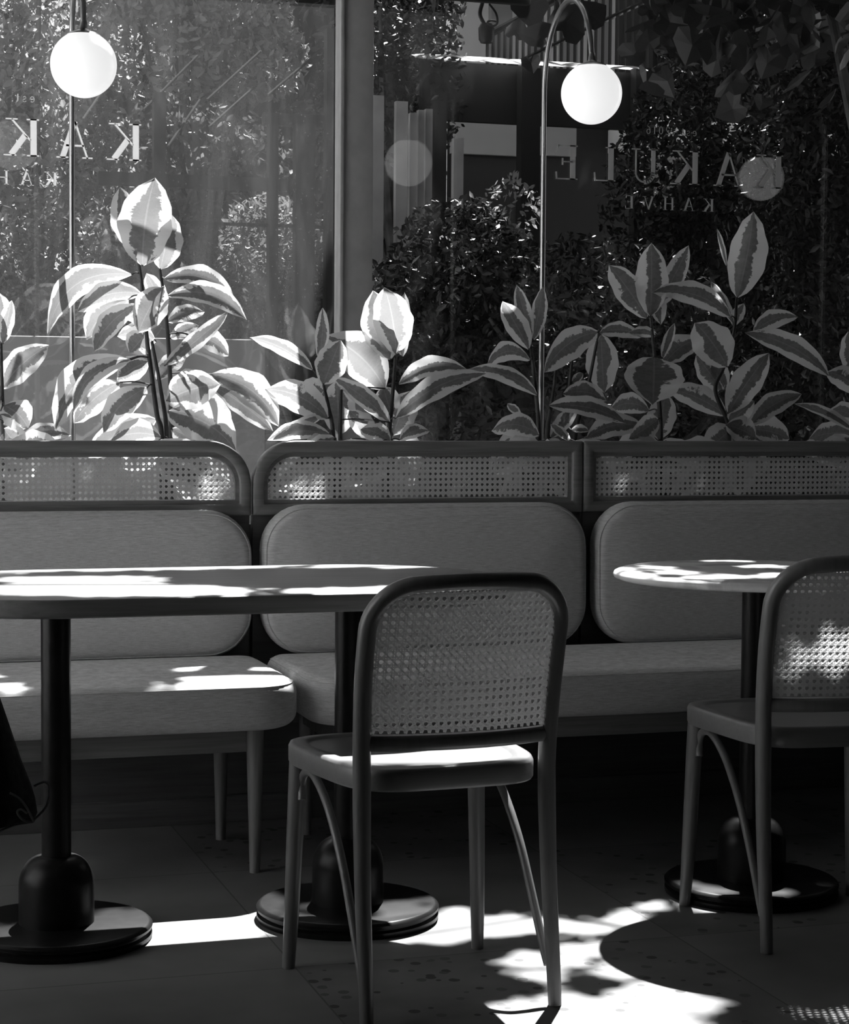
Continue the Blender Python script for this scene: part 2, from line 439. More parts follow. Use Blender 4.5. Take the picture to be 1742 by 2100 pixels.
# ------------------------------------------------------------------ woven cane
def cane(name, inside, to3, x0, x1, z0, z1, p, mat, parent, w=.0026, step=.0075):
    mb = MB(); th = .0005
    def strand(a, b, off):
        a = Vector(a); b = Vector(b); L = (b-a).length; n = max(1, int(L/step)); d = (b-a)/n
        t = (b-a).normalized(); s = Vector((-t.y, t.x))*w/2
        run = []
        def flush():
            if len(run) > 1:
                V = []
                for q in run: V += [to3(q.x-s.x, q.y-s.y, off), to3(q.x+s.x, q.y+s.y, off)]
                mb.add(V, [[2*i, 2*i+1, 2*i+3, 2*i+2] for i in range(len(run)-1)])
            run.clear()
        for i in range(n+1):
            q = a+d*i
            if inside(q.x, q.y): run.append(q)
            else: flush()
        flush()
    i = 0; x = x0
    while x <= x1:
        for s_ in (-.14, .14): strand((x+s_*p, z0), (x+s_*p, z1), .0006)
        x += p
    z = z0
    while z <= z1:
        for s_ in (-.14, .14): strand((x0, z+s_*p), (x1, z+s_*p), -.0006)
        z += p
    W, Hh = x1-x0, z1-z0
    k = -int(Hh/p)-2
    while k*p < W+Hh:
        c = (k+.5)*p
        # x + z = c and x - z = c, clipped to the rectangle
        for sgn in (1, -1):
            pts = []
            if sgn == 1: lo = max(0, c-Hh); hi = min(W, c); f = lambda xx: c-xx
            else: lo = max(0, c); hi = min(W, c+Hh); f = lambda xx: xx-c
            if hi-lo > p*.3: strand((x0+lo, z0+f(lo)), (x0+hi, z0+f(hi)), .0018*sgn)
        k += 1
    return mb.build(name, mat, parent, smooth=False)

def in_rrect(x, z, x0, x1, z0, z1, rad):
    if not (x0 <= x <= x1 and z0 <= z <= z1): return False
    for cx, cz, sx, sz, r in ((x0, z0, 1, 1, rad[0]), (x1, z0, -1, 1, rad[1]), (x1, z1, -1, -1, rad[2]), (x0, z1, 1, -1, rad[3])):
        if r <= 0: continue
        qx, qz = cx+sx*r, cz+sz*r
        if (x-qx)*sx < 0 and (z-qz)*sz < 0 and math.hypot(x-qx, z-qz) > r: return False
    return True

# ------------------------------------------------------------------ banquettes
def banquette(label, backs, seat_r=(.1, .1), legs=()):
    u0, u1 = backs[0][0], backs[-1][1]
    t = thing('banquette', label, 'bench', ((u0+u1)/2, 4.9, 0), 0, 'caned banquettes along the window')
    ox, oy = (u0+u1)/2, 4.9
    L = lambda x, y, z: (x-ox, y-oy, z)
    AU0, AU1 = u0, u1
    for (u0, u1, rl, rr) in backs:
        z0, z1 = .828, 1.026; y0, y1 = 5.175, 5.215
        def fr(d, y, base=0):
            rr_ = [.004, .004, max(.004, rr-d), max(.004, rl-d)]
            return [L(a, y, b) for a, b in rrect(u0+d, u1-d, z0+d, z1-d, rr_)]
        wdt = .03
        mb = MB()
        mb.rings([fr(.004, y0), fr(wdt-.003, y0), fr(wdt, y0+.003), fr(wdt, y1), fr(.004, y1), fr(0, y1-.004), fr(0, y0+.004)], closed=True)
        f = mb.build('back_frame', M['oak_u'], t, auto=50)
        mb = MB()
        mb.rings([fr(wdt-.001, y0+.012), fr(wdt+.011, y0+.012), fr(wdt+.013, y0+.016), fr(wdt+.013, y1-.006), fr(wdt-.001, y1-.006)], closed=True)
        mb.build('inner_moulding', M['oak_u'], t, auto=50)
        wd = wdt+.012
        rads = (0, 0, max(0, rr-wd), max(0, rl-wd))
        cane('cane_panel', lambda x, z: in_rrect(x, z, u0+wd-.002, u1-wd+.002, z0+wd-.002, z1-wd+.002, rads),
             lambda x, z, h: L(x, y0+.019-h, z), u0+wd-.002, u1-wd+.002, z0+wd-.002, z1-wd+.002, .0150, M['cane'], t, w=.0033)
        box('back_panel', L(u0+.002, 5.19, .34), L(u1-.002, 5.215, .8275), M['darkwood'], t)
        cushion('backrest', (u0+.012, u1-.010, .462, .846 if u0 < 1 else .858), (.12, .12, .12, .12), .085, .032, .012,
                lambda a, b, h: L(a, 5.142-h+(.84-b)*-.03, b), M['fabric'], t, seam=1)
    u0, u1 = AU0, AU1
    # seat cushion: outline in (u, depth); depth grows towards the back
    cushion('seat', (u0+.008, u1-.004, 4.545, 5.10), (seat_r[0], seat_r[1], .06, .06), .115, .036, .006,
            lambda a, b, h: L(a, b, .414+h), M['fabric'], t, seam=1)
    mb = MB(); mb.box(L((u0+u1)/2, 4.665, .324), (u1-u0-.23, .025, .062)); mb.box(L((u0+u1)/2, 5.06, .324), (u1-u0-.16, .025, .062))
    for u in (u0+.11, u1-.11): mb.box(L(u, 4.86, .324), (.025, .42, .062))
    mb.build('apron', M['oak_u'], t, bevel=.002)
    for (u, v) in legs:
        MB().tube([L(u, v, .354), L(u, v, .3), L(u, v-.001, .0)], [.021, .021, .0125], 16).build('leg', M['oak_z'], t)
    return t
banquette('pale upholstered bench at the left with one rounded cane back end', ((.205, 1.151, .004, .115),), (.1, .12), ((1.046, 4.655), (1.04, 5.03), (.564, 4.655), (.28, 5.03)))
banquette('long upholstered bench behind front chair and marble table, with two back cushions', ((1.156, 2.094, .115, .004), (2.097, 3.035, .004, .115)), (.12, .12), ((1.268, 4.68), (1.268, 5.03), (2.92, 4.68), (2.92, 5.03)))

# ------------------------------------------------------------------ tables
def pedestal(t, x, y, top):
    mb = MB().lathe([(.198, .0), (.200, .004), (.200, .012), (.192, .016), (.192, .019), (.2, .022), (.201, .028), (.196, .033), (.19, .0345), (.05, .036)], (x, y, 0), 72)
    b = mb.build('base_disc', M['black'], t, auto=35)
    pr = [(.0785, .035)] + [(.0785, .10)] + [(.0785-.0465*(1-cs(a)), .115+.062*sn(a)) for a in [PI/2*i/10 for i in range(11)]]
    MB().lathe(pr, (x, y, 0), 48).build('base_dome', M['black'], t, auto=35)
    MB().tube([(x, y, .16), (x, y, top)], .031, 32).build('pole', M['black'], t, auto=35)
    MB().box((x, y, top-.004), (.26, .26, .008)).build('mounting_plate', M['black'], t, smooth=False)
t = thing('oval_table', 'long oval wooden table on two black pedestals at the left', 'table', (.83, 4.192, 0))
ca, cb, R = -.317, .322, .348
out = []
for i in range(33): a = -PI/2+PI*i/32; out.append((cb+R*cs(a), R*sn(a)))
for i in range(1, 24): out.append((cb+(ca-cb)*i/24, R))
for i in range(33): a = PI/2+PI*i/32; out.append((ca+R*cs(a), R*sn(a)))
for i in range(1, 24): out.append((ca+(cb-ca)*i/24, -R))
def inset(P, d):
    r = []
    n = len(P)
    for i in range(n):
        a = Vector(P[i-1]); b = Vector(P[(i+1) % n]); tt = (b-a).normalized(); r.append((P[i][0]-tt.y*d, P[i][1]+tt.x*d))
    return r
MB().rings([[(a, b, z) for a, b in inset(out, d)] for d, z in ((.006, .713), (.001, .7155), (0, .719), (0, .744), (.0015, .7485), (.005, .75))]).build('tabletop', M['oak_u'], t, auto=50)
pedestal(t, ca+.003, 0, .713); pedestal(t, cb-.001, 0, .713)
t = thing('round_table', 'small round table with pale marble top on one black pedestal', 'table', (2.113, 4.153, 0))
MB().lathe([(.30, .7285), (.318, .7295), (.3265, .733), (.329, .739), (.3265, .745), (.32, .7485), (.312, .75)], n=96).build('tabletop', M['marble'], t, auto=50)
pedestal(t, 0, 0, .729)

# ------------------------------------------------------------------ bentwood chairs
def bez(P, n=24):
    """Catmull-Rom through points"""
    P = [Vector(p) for p in P]; P = [P[0]*2-P[1]]+P+[P[-1]*2-P[-2]]; out_ = []
    for i in range(1, len(P)-2):
        for k in range(n):
            t_ = k/n; a, b, c, d = P[i-1], P[i], P[i+1], P[i+2]
            out_.append(.5*((2*b)+(-a+c)*t_+(2*a-5*b+4*c-d)*t_**2+(-a+3*b-3*c+d)*t_**3))
    out_.append(P[-2]); return out_
def lean(z):                                     # how far back the upright sits at height z
    pts = [(0, 0), (.25, .034), (.45, .046), (.55, .040), (.66, .022), (.75, .0), (.83, -.022)]
    for (a, b), (c, d) in zip(pts, pts[1:]):
        if z <= c: return b+(d-b)*(z-a)/(c-a)
    return pts[-1][1]
def slean(z): return sum(lean(max(0, z+d)) for d in (-.06, -.03, 0, .03, .06))/5
def halfw(z): return .186 + (.005 if z > .45 else 0)*min(1, (z-.45)/.2) + .003*max(0, 1-z/.45)
def bow(x): return -.034*(1-(x/.19)**2)
def make_chair(label, loc, rz):
    t = thing('bentwood_chair', label, 'chair', loc, rz, 'caned bentwood chairs')
    TOP = .808; r = .088
    P = []; Rr = []
    for i in range(25):
        z = (TOP-r)*i/24; P.append((halfw(z), slean(z), z))
    w = halfw(TOP)
    for i in range(1, 13):
        a = PI/2*i/12; x = w-r+r*cs(a); z = TOP-r+r*sn(a); P.append((x, slean(z)+bow(x) if abs(x) < .19 else slean(z), z))
    for i in range(1, 12):
        x = (w-r)*(1-i/11.5); P.append((x, slean(TOP)+bow(x), TOP+.004*(1-(x/(w-r))**2)))
    full = P + [(-x, y, z) for x, y, z in P[::-1]]
    def rad(z): return .0128+.0042*min(1, z/.4)
    MB().tube(full, [rad(p[2]) for p in full], 16).build('back_frame', M['chairwood'], t)
    zr = .512
    rp = [(x, slean(zr)+bow(x)+(0.0 if abs(x) < .175 else 0), zr) for x in [-.19+.38*i/24 for i in range(25)]]
    mb = MB()
    rings_ = []
    for i, (x, y, z) in enumerate(rp):
        rings_.append([(x, y+.009*cs(a), z+.015*sn(a)) for a in [2*PI*k/12 for k in range(12)]])
    mb.rings(rings_).build('lower_rail', M['chairwood'], t)
    zb, zt = .5255, TOP-.008
    def ins(x, z): return in_rrect(x, z, -w+.008, w-.008, zb, zt, (0, 0, r-.012, r-.012))
    cane('cane_back', ins, lambda x, z, h: (x, slean(z)+bow(x)-h-.002, z), -w+.006, w-.006, zb, zt, .0146, M['cane'], t, w=.0032)
    # seat
    def seat_o(d):
        pts = []
        for i in range(72):
            a = 2*PI*i/72; c_, s_ = cs(a), sn(a)
            e = .44
            x = abs(c_)**e*(1 if c_ > 0 else -1); y = abs(s_)**e*(1 if s_ > 0 else -1)
            hw = .208+.022*y
            pts.append(((hw-d)*x, .247+(.213-d)*y))
        return pts
    MB().rings([[(x, y, z) for x, y in seat_o(d)] for d, z in ((.012, .417), (.003, .418), (0, .423), (0, .452), (.003, .459), (.008, .461), (.03, .4605), (.034, .457), (.04, .4565))]).build('seat', M['seatwood'], t, auto=50)
    for s in (-1, 1):
        fp = bez([(s*.192, .395, .425), (s*.196, .40, .3), (s*.202, .405, .12), (s*.206, .412, 0)], 8)
        MB().tube(fp, [.0185-.006*(i/(len(fp)-1))**1.5 for i in range(len(fp))], 16).build('leg', M['chairwood'], t)
        bp = bez([(s*.19, .378, .345), (s*.188, .385, .378), (s*.187, .365, .402), (s*.186, .315, .404), (s*.185, .24, .362), (s*.185, .165, .285), (s*.185, .105, .195), (s*.186, .052, .105), (s*.187, .030, .07)], 8)
        MB().tube(bp, .0085, 12).build('brace', M['chairwood'], t)
    return t
def dup(root, label, loc, rz):
    r = root.copy(); COL.objects.link(r); r.location = loc; r.rotation_euler = (0, 0, rz); r['label'] = label
    for ch in list(root.children):
        c = ch.copy(); COL.objects.link(c); c.parent = r
        for g in ch.children:
            d = g.copy(); COL.objects.link(d); d.parent = c
    return r
ch = make_chair('bentwood chair with cane back in the middle, tucked at the oval table', (1.170, 3.45, 0), math.radians(4.3))
dup(ch, 'bentwood chair with sunlit cane back at the right edge beside the marble table', (2.098, 3.664, 0), math.radians(-3))
dup(ch, 'bentwood chair at the left end of the oval table with dark coat over its back', (.0, 3.42, 0), math.radians(8))

# coat over the left chair
ct = thing('coat', 'dark coat hanging down at the left edge, frayed hem with a cord loop', 'coat', (.1, 3.36, 0))
co = Vector((.1, 3.36, 0))
rows = [(1130, -60), (1200, -45), (1300, -25), (1380, -14), (1430, 0), (1490, 21), (1560, 45), (1612, 66), (1640, 74), (1668, 78), (1686, 70)]
rows_s = []
for i in range(len(rows)-1):
    for k in range(4):
        f_ = k/4; rows_s.append((rows[i][0]+(rows[i+1][0]-rows[i][0])*f_, rows[i][1]+(rows[i+1][1]-rows[i][1])*f_))
rows_s.append(rows[-1])
rings_ = []
for y_, xr in rows_s:
    pr = at(xr, y_, 3.40)-co; plft = at(-240, y_+18, 3.36)-co
    ring_ = []
    n = 24
    for k in range(n):
        a = 2*PI*k/n; c_ = .5+.5*cs(a)
        p = plft.lerp(pr, c_); p.y += .035*sn(a)*(1-.3*c_)+.012*sn(c_*17+y_*.01)
        ring_.append(p)
    rings_.append(ring_)
MB().rings(rings_).build('cloth', M['cloth'], ct, auto=70)
lp = [(70, 1613), (80, 1607), (92, 1604), (101, 1612), (101, 1632), (94, 1655), (80, 1672), (68, 1682)]
MB().tube(bez([at(x, y, 3.37)-co for x, y in lp], 5), .0022, 8).build('cord_loop', M['cord'], ct)
lp = [(20, 1626), (38, 1636), (54, 1655), (64, 1675), (68, 1686), (50, 1683), (38, 1672), (36, 1663), (44, 1660), (56, 1668)]
MB().tube(bez([at(x, y, 3.345)-co for x, y in lp], 5), .002, 8).build('hem_cord', M['cord'], ct)
lp = [(-60, 1720), (0, 1704), (30, 1692), (66, 1686)]
MB().tube(bez([at(x, y, 3.36)-co for x, y in lp], 5), .002, 8).build('hem_edge', M['cord'], ct)

# ------------------------------------------------------------------ globe lamps
def make_lamp(label, u):
    t = thing('globe_lamp', label, 'lamp', (u, 6.0, .68), math.radians(-3.6), 'arched globe lamps in the planter')
    zt = 2.345-.68-.225+.0
    P = [(0, 0, 0)]+[(0, 0, zt*i/10) for i in range(1, 11)]
    a_ = .235
    for i in range(1, 25):
        a = PI*i/24; P.append((0, -a_+a_*cs(a), zt+a_*sn(a)))
    P.append((0, -2*a_, 2.04+.10-.68))
    MB().tube(P, [.0085]*len(P), 12).build('pole', M['brass'], t)
    MB().lathe([(.06, 0), (.06, .008), (.02, .014)], n=32).build('foot', M['brass'], t)
    zc = 2.042-.68
    pr = [(.09*sn(PI*i/32), -.09*cs(PI*i/32)) for i in range(1, 31)]
    MB().lathe(pr, (0, -2*a_, zc), 48).build('globe_shade', M['globe'], t, auto=80)
    MB().lathe([(.046, .079), (.040, .084), (.022, .090), (.011, .096), (.009, .118), (.004, .12)], (0, -2*a_, zc), 32).build('cap', M['brass'], t, auto=60)
    return t
lamp = make_lamp('glowing white globe lamp on brass pole at the left, above the tall plant', .790)
dup(lamp, 'glowing white globe lamp on arched brass pole right of the window mullion', (2.280, 6.0, .68), math.radians(-3.6))
dup(lamp, 'white globe lamp beyond the right edge, seen mirrored in the right window pane', (3.775, 6.0, .68), math.radians(-3.6))

# ------------------------------------------------------------------ rubber plants
def leaf_mesh(V, Fc, UV, pb, pt, hw, bulge, tilt, fold, seed, curl=.06):
    a = pt-pb; L = a.length; ad = a.normalized()
    d = ((pb+pt)/2-CAM).normalized()
    s = ad.cross(d).normalized(); n = s.cross(ad).normalized()
    up = s if s.z > 0 else -s
    s2 = s*cs(tilt)+n*sn(tilt); n2 = n*cs(tilt)-s*sn(tilt)
    if n2.z < 0: n2 = -n2
    nu, nv = 16, 8; k0 = len(V)
    ph = seed*3.7
    for i in range(nu+1):
        t = i/nu
        prof = (math.sin(PI*min(1, t*.97+.012)**.92))**.72
        if t > .9: prof *= 1-.55*((t-.9)/.1)**.8
        if i == nu: prof = .0
        if i == 0: prof = .06
        c = pb+a*t+up*(4*bulge*t*(1-t))+n2*(curl*L*4*t*(1-t)*.5)
        for j in range(nv+1):
            v = -1+2*j/nv
            off = fold*abs(v)*hw*prof + hw*.07*math.sin(9*t*PI*.6+ph+v*2)*abs(v)**2
            V.append(c+s2*(v*hw*prof*(1+.035*math.sin(t*23+ph)))+n2*off)
            UV.append((t+seed*7.3, v))
    for i in range(nu):
        for j in range(nv):
            q = k0+i*(nv+1)+j; Fc.append([q, q+1, q+nv+2, q+nv+1])

def plant(label, stems, leaves, v0=5.93, nst=M['stem']):
    base = at(stems[0][-1][0], stems[0][-1][1], v0)
    t = thing('rubber_plant', label, 'plant', (base.x, v0, .68), 0, 'variegated rubber plants in the planter')
    o_ = Vector((base.x, v0, .68))
    mb = MB(); S3 = []
    for st in stems:
        P = [at(x, y, v0+random.uniform(-.02, .02)) for x, y in st]
        e = P[-1].copy(); e.z = .66; P.append(e)
        P = bez(P, 6); S3.append(P)
        mb.tube([p-o_ for p in P], [.0045+.005*(i/len(P)) for i in range(len(P))], 10)
    V = []; Fc = []; UV = []
    xb = stems[0][-1][0]
    leaves = list(leaves)+[(xb+random.uniform(-15, 15), random.uniform(905, 960), xb+random.uniform(-130, 130), random.uniform(925, 1040), random.uniform(45, 75), random.uniform(0, 15), 25, random.uniform(-.2, .2)) for _ in range(9)]
    for lf in leaves:
        bx, by, tx, ty, w = lf[:5]; bl = lf[5] if len(lf) > 5 else 0
        horiz = abs(tx-bx) > abs(ty-by)*1.2
        tilt = math.radians(lf[6]) if len(lf) > 6 and lf[6] is not None else math.radians((38 if horiz else 14)+random.uniform(-12, 12))*random.choice((1, 1, -1) if horiz else (1, -1))
        dv = lf[7] if len(lf) > 7 else random.uniform(-.07, .07)
        tipd = random.uniform(-.06, .04)
        pb = at(bx, by, v0+dv*.6); pt = at(tx, ty, v0+dv+tipd)
        sc_ = v0/cs(YAW)/FPX
        leaf_mesh(V, Fc, UV, pb-o_*0, pt, w/2*sc_/max(.45, cs(tilt)), bl*sc_, tilt, random.uniform(.05, .28), random.randint(0, 60))
        # petiole to the nearest stem point a little lower
        best = min((q for P in S3 for q in P), key=lambda q: (q-pb).length+(.25 if q.z > pb.z+.01 else 0))
        if (best-pb).length < .22:
            mid = (best+pb)/2+Vector((0, 0, .006))
            mb.tube([x-o_ for x in bez([best, mid, pb], 4)], [.0024]*9, 6)
    mb.build('stem', nst, t)
    me = bpy.data.meshes.new('foliage'); me.from_pydata([tuple(v-o_) for v in V], [], Fc)
    uvl = me.uv_layers.new(name='UVMap')
    for lp_ in me.loops: uvl.data[lp_.index].uv = UV[lp_.vertex_index]
    me.update(); link('foliage', me, M['leaf'], t, True)
    return t

plant('rubber plant cut off by the left edge with broad pale leaves', [[(2, 705), (4, 790), (6, 860), (8, 905)]], [
    (0, 706, -2, 600, 60), (6, 705, 24, 616, 30), (2, 797, 100, 708, 58, 6, 20), (8, 832, 58, 878, 62, 6, 10), (40, 905, 146, 893, 36, 10, 30),
    (0, 860, 20, 850, 26), (0, 740, -60, 700, 50), (2, 820, -50, 850, 50), (8, 880, 60, 940, 60), (-30, 900, -80, 860, 60)])
plant('tallest rubber plant, bright sunlit leaves beside the left lamp pole', [
    [(280, 515), (290, 575), (300, 680), (310, 760), (322, 850), (332, 905)], [(328, 552), (338, 620), (345, 700), (350, 800), (352, 905)], [(312, 700), (330, 800), (343, 905)]], [
    (293, 545, 318, 364, 104, 6, 8, -.05), (329, 552, 352, 440, 62, 0, 12, .0), (276, 512, 246, 383, 56, -3, 18, .02),
    (270, 563, 98, 684, 56, 42, 30, -.02), (336, 572, 484, 620, 44, 24, 30, .0), (345, 606, 506, 656, 46, 24, 25, -.04),
    (334, 590, 284, 682, 66, 4, 10, -.08), (290, 602, 158, 640, 46, 14, 28, .02), (262, 612, 177, 697, 62, 10, 20, .05),
    (280, 626, 193, 722, 46, 12, 25, -.02), (300, 684, 266, 724, 56, 0, 5, .0), (338, 750, 468, 640, 34, -4, 20, -.05),
    (350, 694, 408, 668, 28, 4, 20, .03), (395, 688, 470, 730, 42, 8, 22, .0), (266, 736, 114, 882, 66, 34, 30, -.06),
    (268, 738, 150, 850, 36, 26, 35, -.1), (246, 784, 152, 868, 56, 8, 18, .03), (302, 795, 212, 888, 56, 12, 15, -.05),
    (305, 742, 240, 782, 50, 4, 15, .04), (342, 822, 452, 788, 78, 6, 12, -.06), (432, 768, 572, 874, 66, 22, 22, .0),
    (438, 792, 560, 884, 44, 4, 25, -.05), (345, 845, 485, 925, 86, 16, 20, -.1), (330, 896, 226, 905, 56, 10, 25, -.04),
    (412, 812, 475, 862, 50, 0, 15, .05), (320, 700, 240, 690, 40, 10, 30, .06), (345, 660, 420, 640, 34, 6, 30, .07),
    (330, 905, 250, 960, 70, 0, 20), (345, 900, 420, 970, 70, 0, 20), (320, 860, 180, 940, 60, 10, 20), (352, 880, 500, 990, 70, 10, 20),
    (338, 640, 300, 560, 40, 0, 20, .06), (322, 780, 380, 720, 40, 0, 25, .06), (300, 660, 232, 640, 36, 6, 30, .05)])
plant('low rubber plant in front of the mullion foot, white leaf on its left', [[(664, 790), (675, 840), (684, 905)], [(700, 800), (698, 905)]], [
    (664, 788, 699, 697, 64, 0, 12, -.05), (664, 800, 617, 788, 46, -4, 10, .02), (641, 758, 513, 692, 32, 8, 30, .0), (655, 735, 662, 630, 28, -4, 20, .03),
    (790, 797, 668, 688, 92, 14, 14, .03), (800, 866, 684, 774, 40, 4, 25, -.04), (696, 892, 690, 780, 70, 0, 12, .05), (673, 858, 543, 798, 66, 14, 20, .0),
    (676, 890, 548, 903, 38, 10, 28, -.03), (664, 850, 560, 902, 26, 0, 30, .02), (762, 902, 716, 842, 46, 4, 15, .0), (690, 900, 600, 960, 60, 0, 20), (700, 905, 760, 970, 60, 0, 20)])
plant('rubber plant with one upright white-edged leaf pair right of the mullion', [[(812, 722), (807, 790), (802, 850), (798, 905)]], [
    (813, 727, 789, 589, 80, 4, 10, -.05), (801, 737, 766, 596, 74, -3, 14, .0), (826, 732, 830, 600, 36, 0, 25, .05), (818, 788, 957, 757, 42, 18, 28, .0),
    (812, 858, 998, 766, 50, 18, 22, -.05), (806, 892, 842, 802, 66, 0, 12, .04), (804, 852, 786, 792, 56, 0, 12, .05), (820, 902, 882, 884, 30, 8, 28, -.03),
    (800, 905, 740, 880, 40, 4, 30), (800, 905, 860, 970, 60, 0, 20), (798, 900, 700, 960, 60, 0, 20)])
plant('dark rubber plant directly behind the right lamp pole', [[(1086, 690), (1095, 760), (1102, 830), (1106, 905)]], [
    (1085, 716, 1031, 618, 48, 0, 14, .0), (1091, 692, 1060, 584, 34, 0, 10, .03), (1094, 697, 1114, 588, 34, 0, 18, .04), (1088, 738, 998, 758, 42, 26, 28, .0),
    (1102, 810, 958, 758, 36, 14, 30, -.03), (1106, 892, 1008, 884, 50, 16, 22, -.04), (1068, 852, 1041, 828, 18, 0, 15, .03), (1100, 900, 1040, 930, 50, 0, 30), (1106, 905, 1170, 960, 60, 0, 20)])
plant('rubber plant with two bare stalks just right of the lamp pole', [[(1142, 740), (1136, 800), (1128, 850), (1122, 905)], [(1174, 735), (1168, 800), (1160, 905)], [(1225, 700), (1205, 800), (1180, 905)]], [
    (1226, 680, 1117, 764, 62, 18, 18, -.03), (1230, 683, 1316, 692, 34, 10, 28, .02), (1233, 686, 1240, 806, 70, 0, 10, .04), (1155, 808, 1245, 822, 42, 10, 25, .0),
    (1126, 832, 1284, 868, 42, 12, 28, -.05), (1130, 898, 1186, 832, 34, 0, 20, -.02), (1204, 898, 1322, 876, 52, 14, 22, -.04), (1174, 785, 1196, 765, 18, 0, 10, .0),
    (1170, 905, 1130, 870, 20, 0, 20), (1172, 882, 1208, 884, 18, 4, 10, -.06), (1180, 905, 1260, 980, 70, 0, 20), (1150, 905, 1090, 980, 60, 0, 20)])
plant('rubber plant with three upright leaves above a heart-shaped leaf', [[(1334, 640), (1342, 720), (1350, 800), (1356, 905)]], [
    (1335, 648, 1337, 498, 70, 0, 8, -.03), (1327, 652, 1249, 543, 62, 2, 14, .02), (1346, 632, 1413, 503, 48, -4, 14, .02), (1340, 585, 1356, 666, 38, 0, 12, .04),
    (1342, 733, 1340, 830, 124, 0, 6, -.08), (1362, 748, 1436, 694, 56, 8, 20, .03), (1360, 735, 1384, 663, 22, 0, 25, .0), (1352, 902, 1366, 806, 62, 0, 12, .03),
    (1490, 852, 1368, 798, 54, 8, 22, .02), (1332, 842, 1248, 846, 46, 16, 25, .04), (1345, 690, 1290, 682, 24, 5, 35, .03), (1350, 905, 1290, 960, 70, 0, 20), (1356, 905, 1420, 970, 70, 0, 20), (1350, 860, 1290, 900, 50, 0, 20)])
plant('rubber plant with the single tallest leaf at the right', [[(1512, 605), (1506, 680), (1486, 750), (1468, 800), (1494, 868), (1490, 905)]], [
    (1513, 610, 1546, 434, 82, -3, 10, -.04), (1490, 545, 1471, 468, 12, 0, 30, .03), (1499, 650, 1338, 600, 50, 20, 22, -.06), (1506, 664, 1458, 577, 24, 0, 20, .03), (1504, 668, 1526, 622, 28, 0, 15, .03),
    (1492, 752, 1426, 662, 86, 4, 10, -.04), (1545, 684, 1637, 650, 42, 12, 25, .04), (1700, 770, 1528, 682, 52, 16, 20, -.03), (1494, 848, 1578, 724, 66, 2, 14, -.02),
    (1494, 870, 1548, 822, 44, 0, 12, .0), (1536, 874, 1645, 808, 50, 10, 20, .02), (1490, 872, 1552, 900, 56, 4, 20, -.05), (1482, 802, 1428, 728, 54, 0, 12, .06),
    (1488, 800, 1460, 720, 40, 0, 16, .05), (1500, 880, 1440, 930, 70, 0, 20), (1500, 900, 1570, 970, 70, 0, 20), (1540, 880, 1620, 900, 60, 4, 25, .03)])
plant('rubber plant cut off by the right edge of the window', [[(1765, 740), (1758, 820), (1752, 905)]], [
    (1762, 806, 1694, 764, 54, 10, 18, .0), (1756, 888, 1630, 828, 24, 8, 30, -.03), (1760, 862, 1694, 850, 42, 12, 25, .03), (1765, 760, 1800, 660, 70, 0, 14, .0),
    (1762, 780, 1740, 680, 60, 0, 14, .04), (1750, 900, 1690, 940, 60, 0, 20), (1752, 905, 1800, 960, 70, 0, 20), (1752, 890, 1660, 900, 50, 6, 25, .03)])

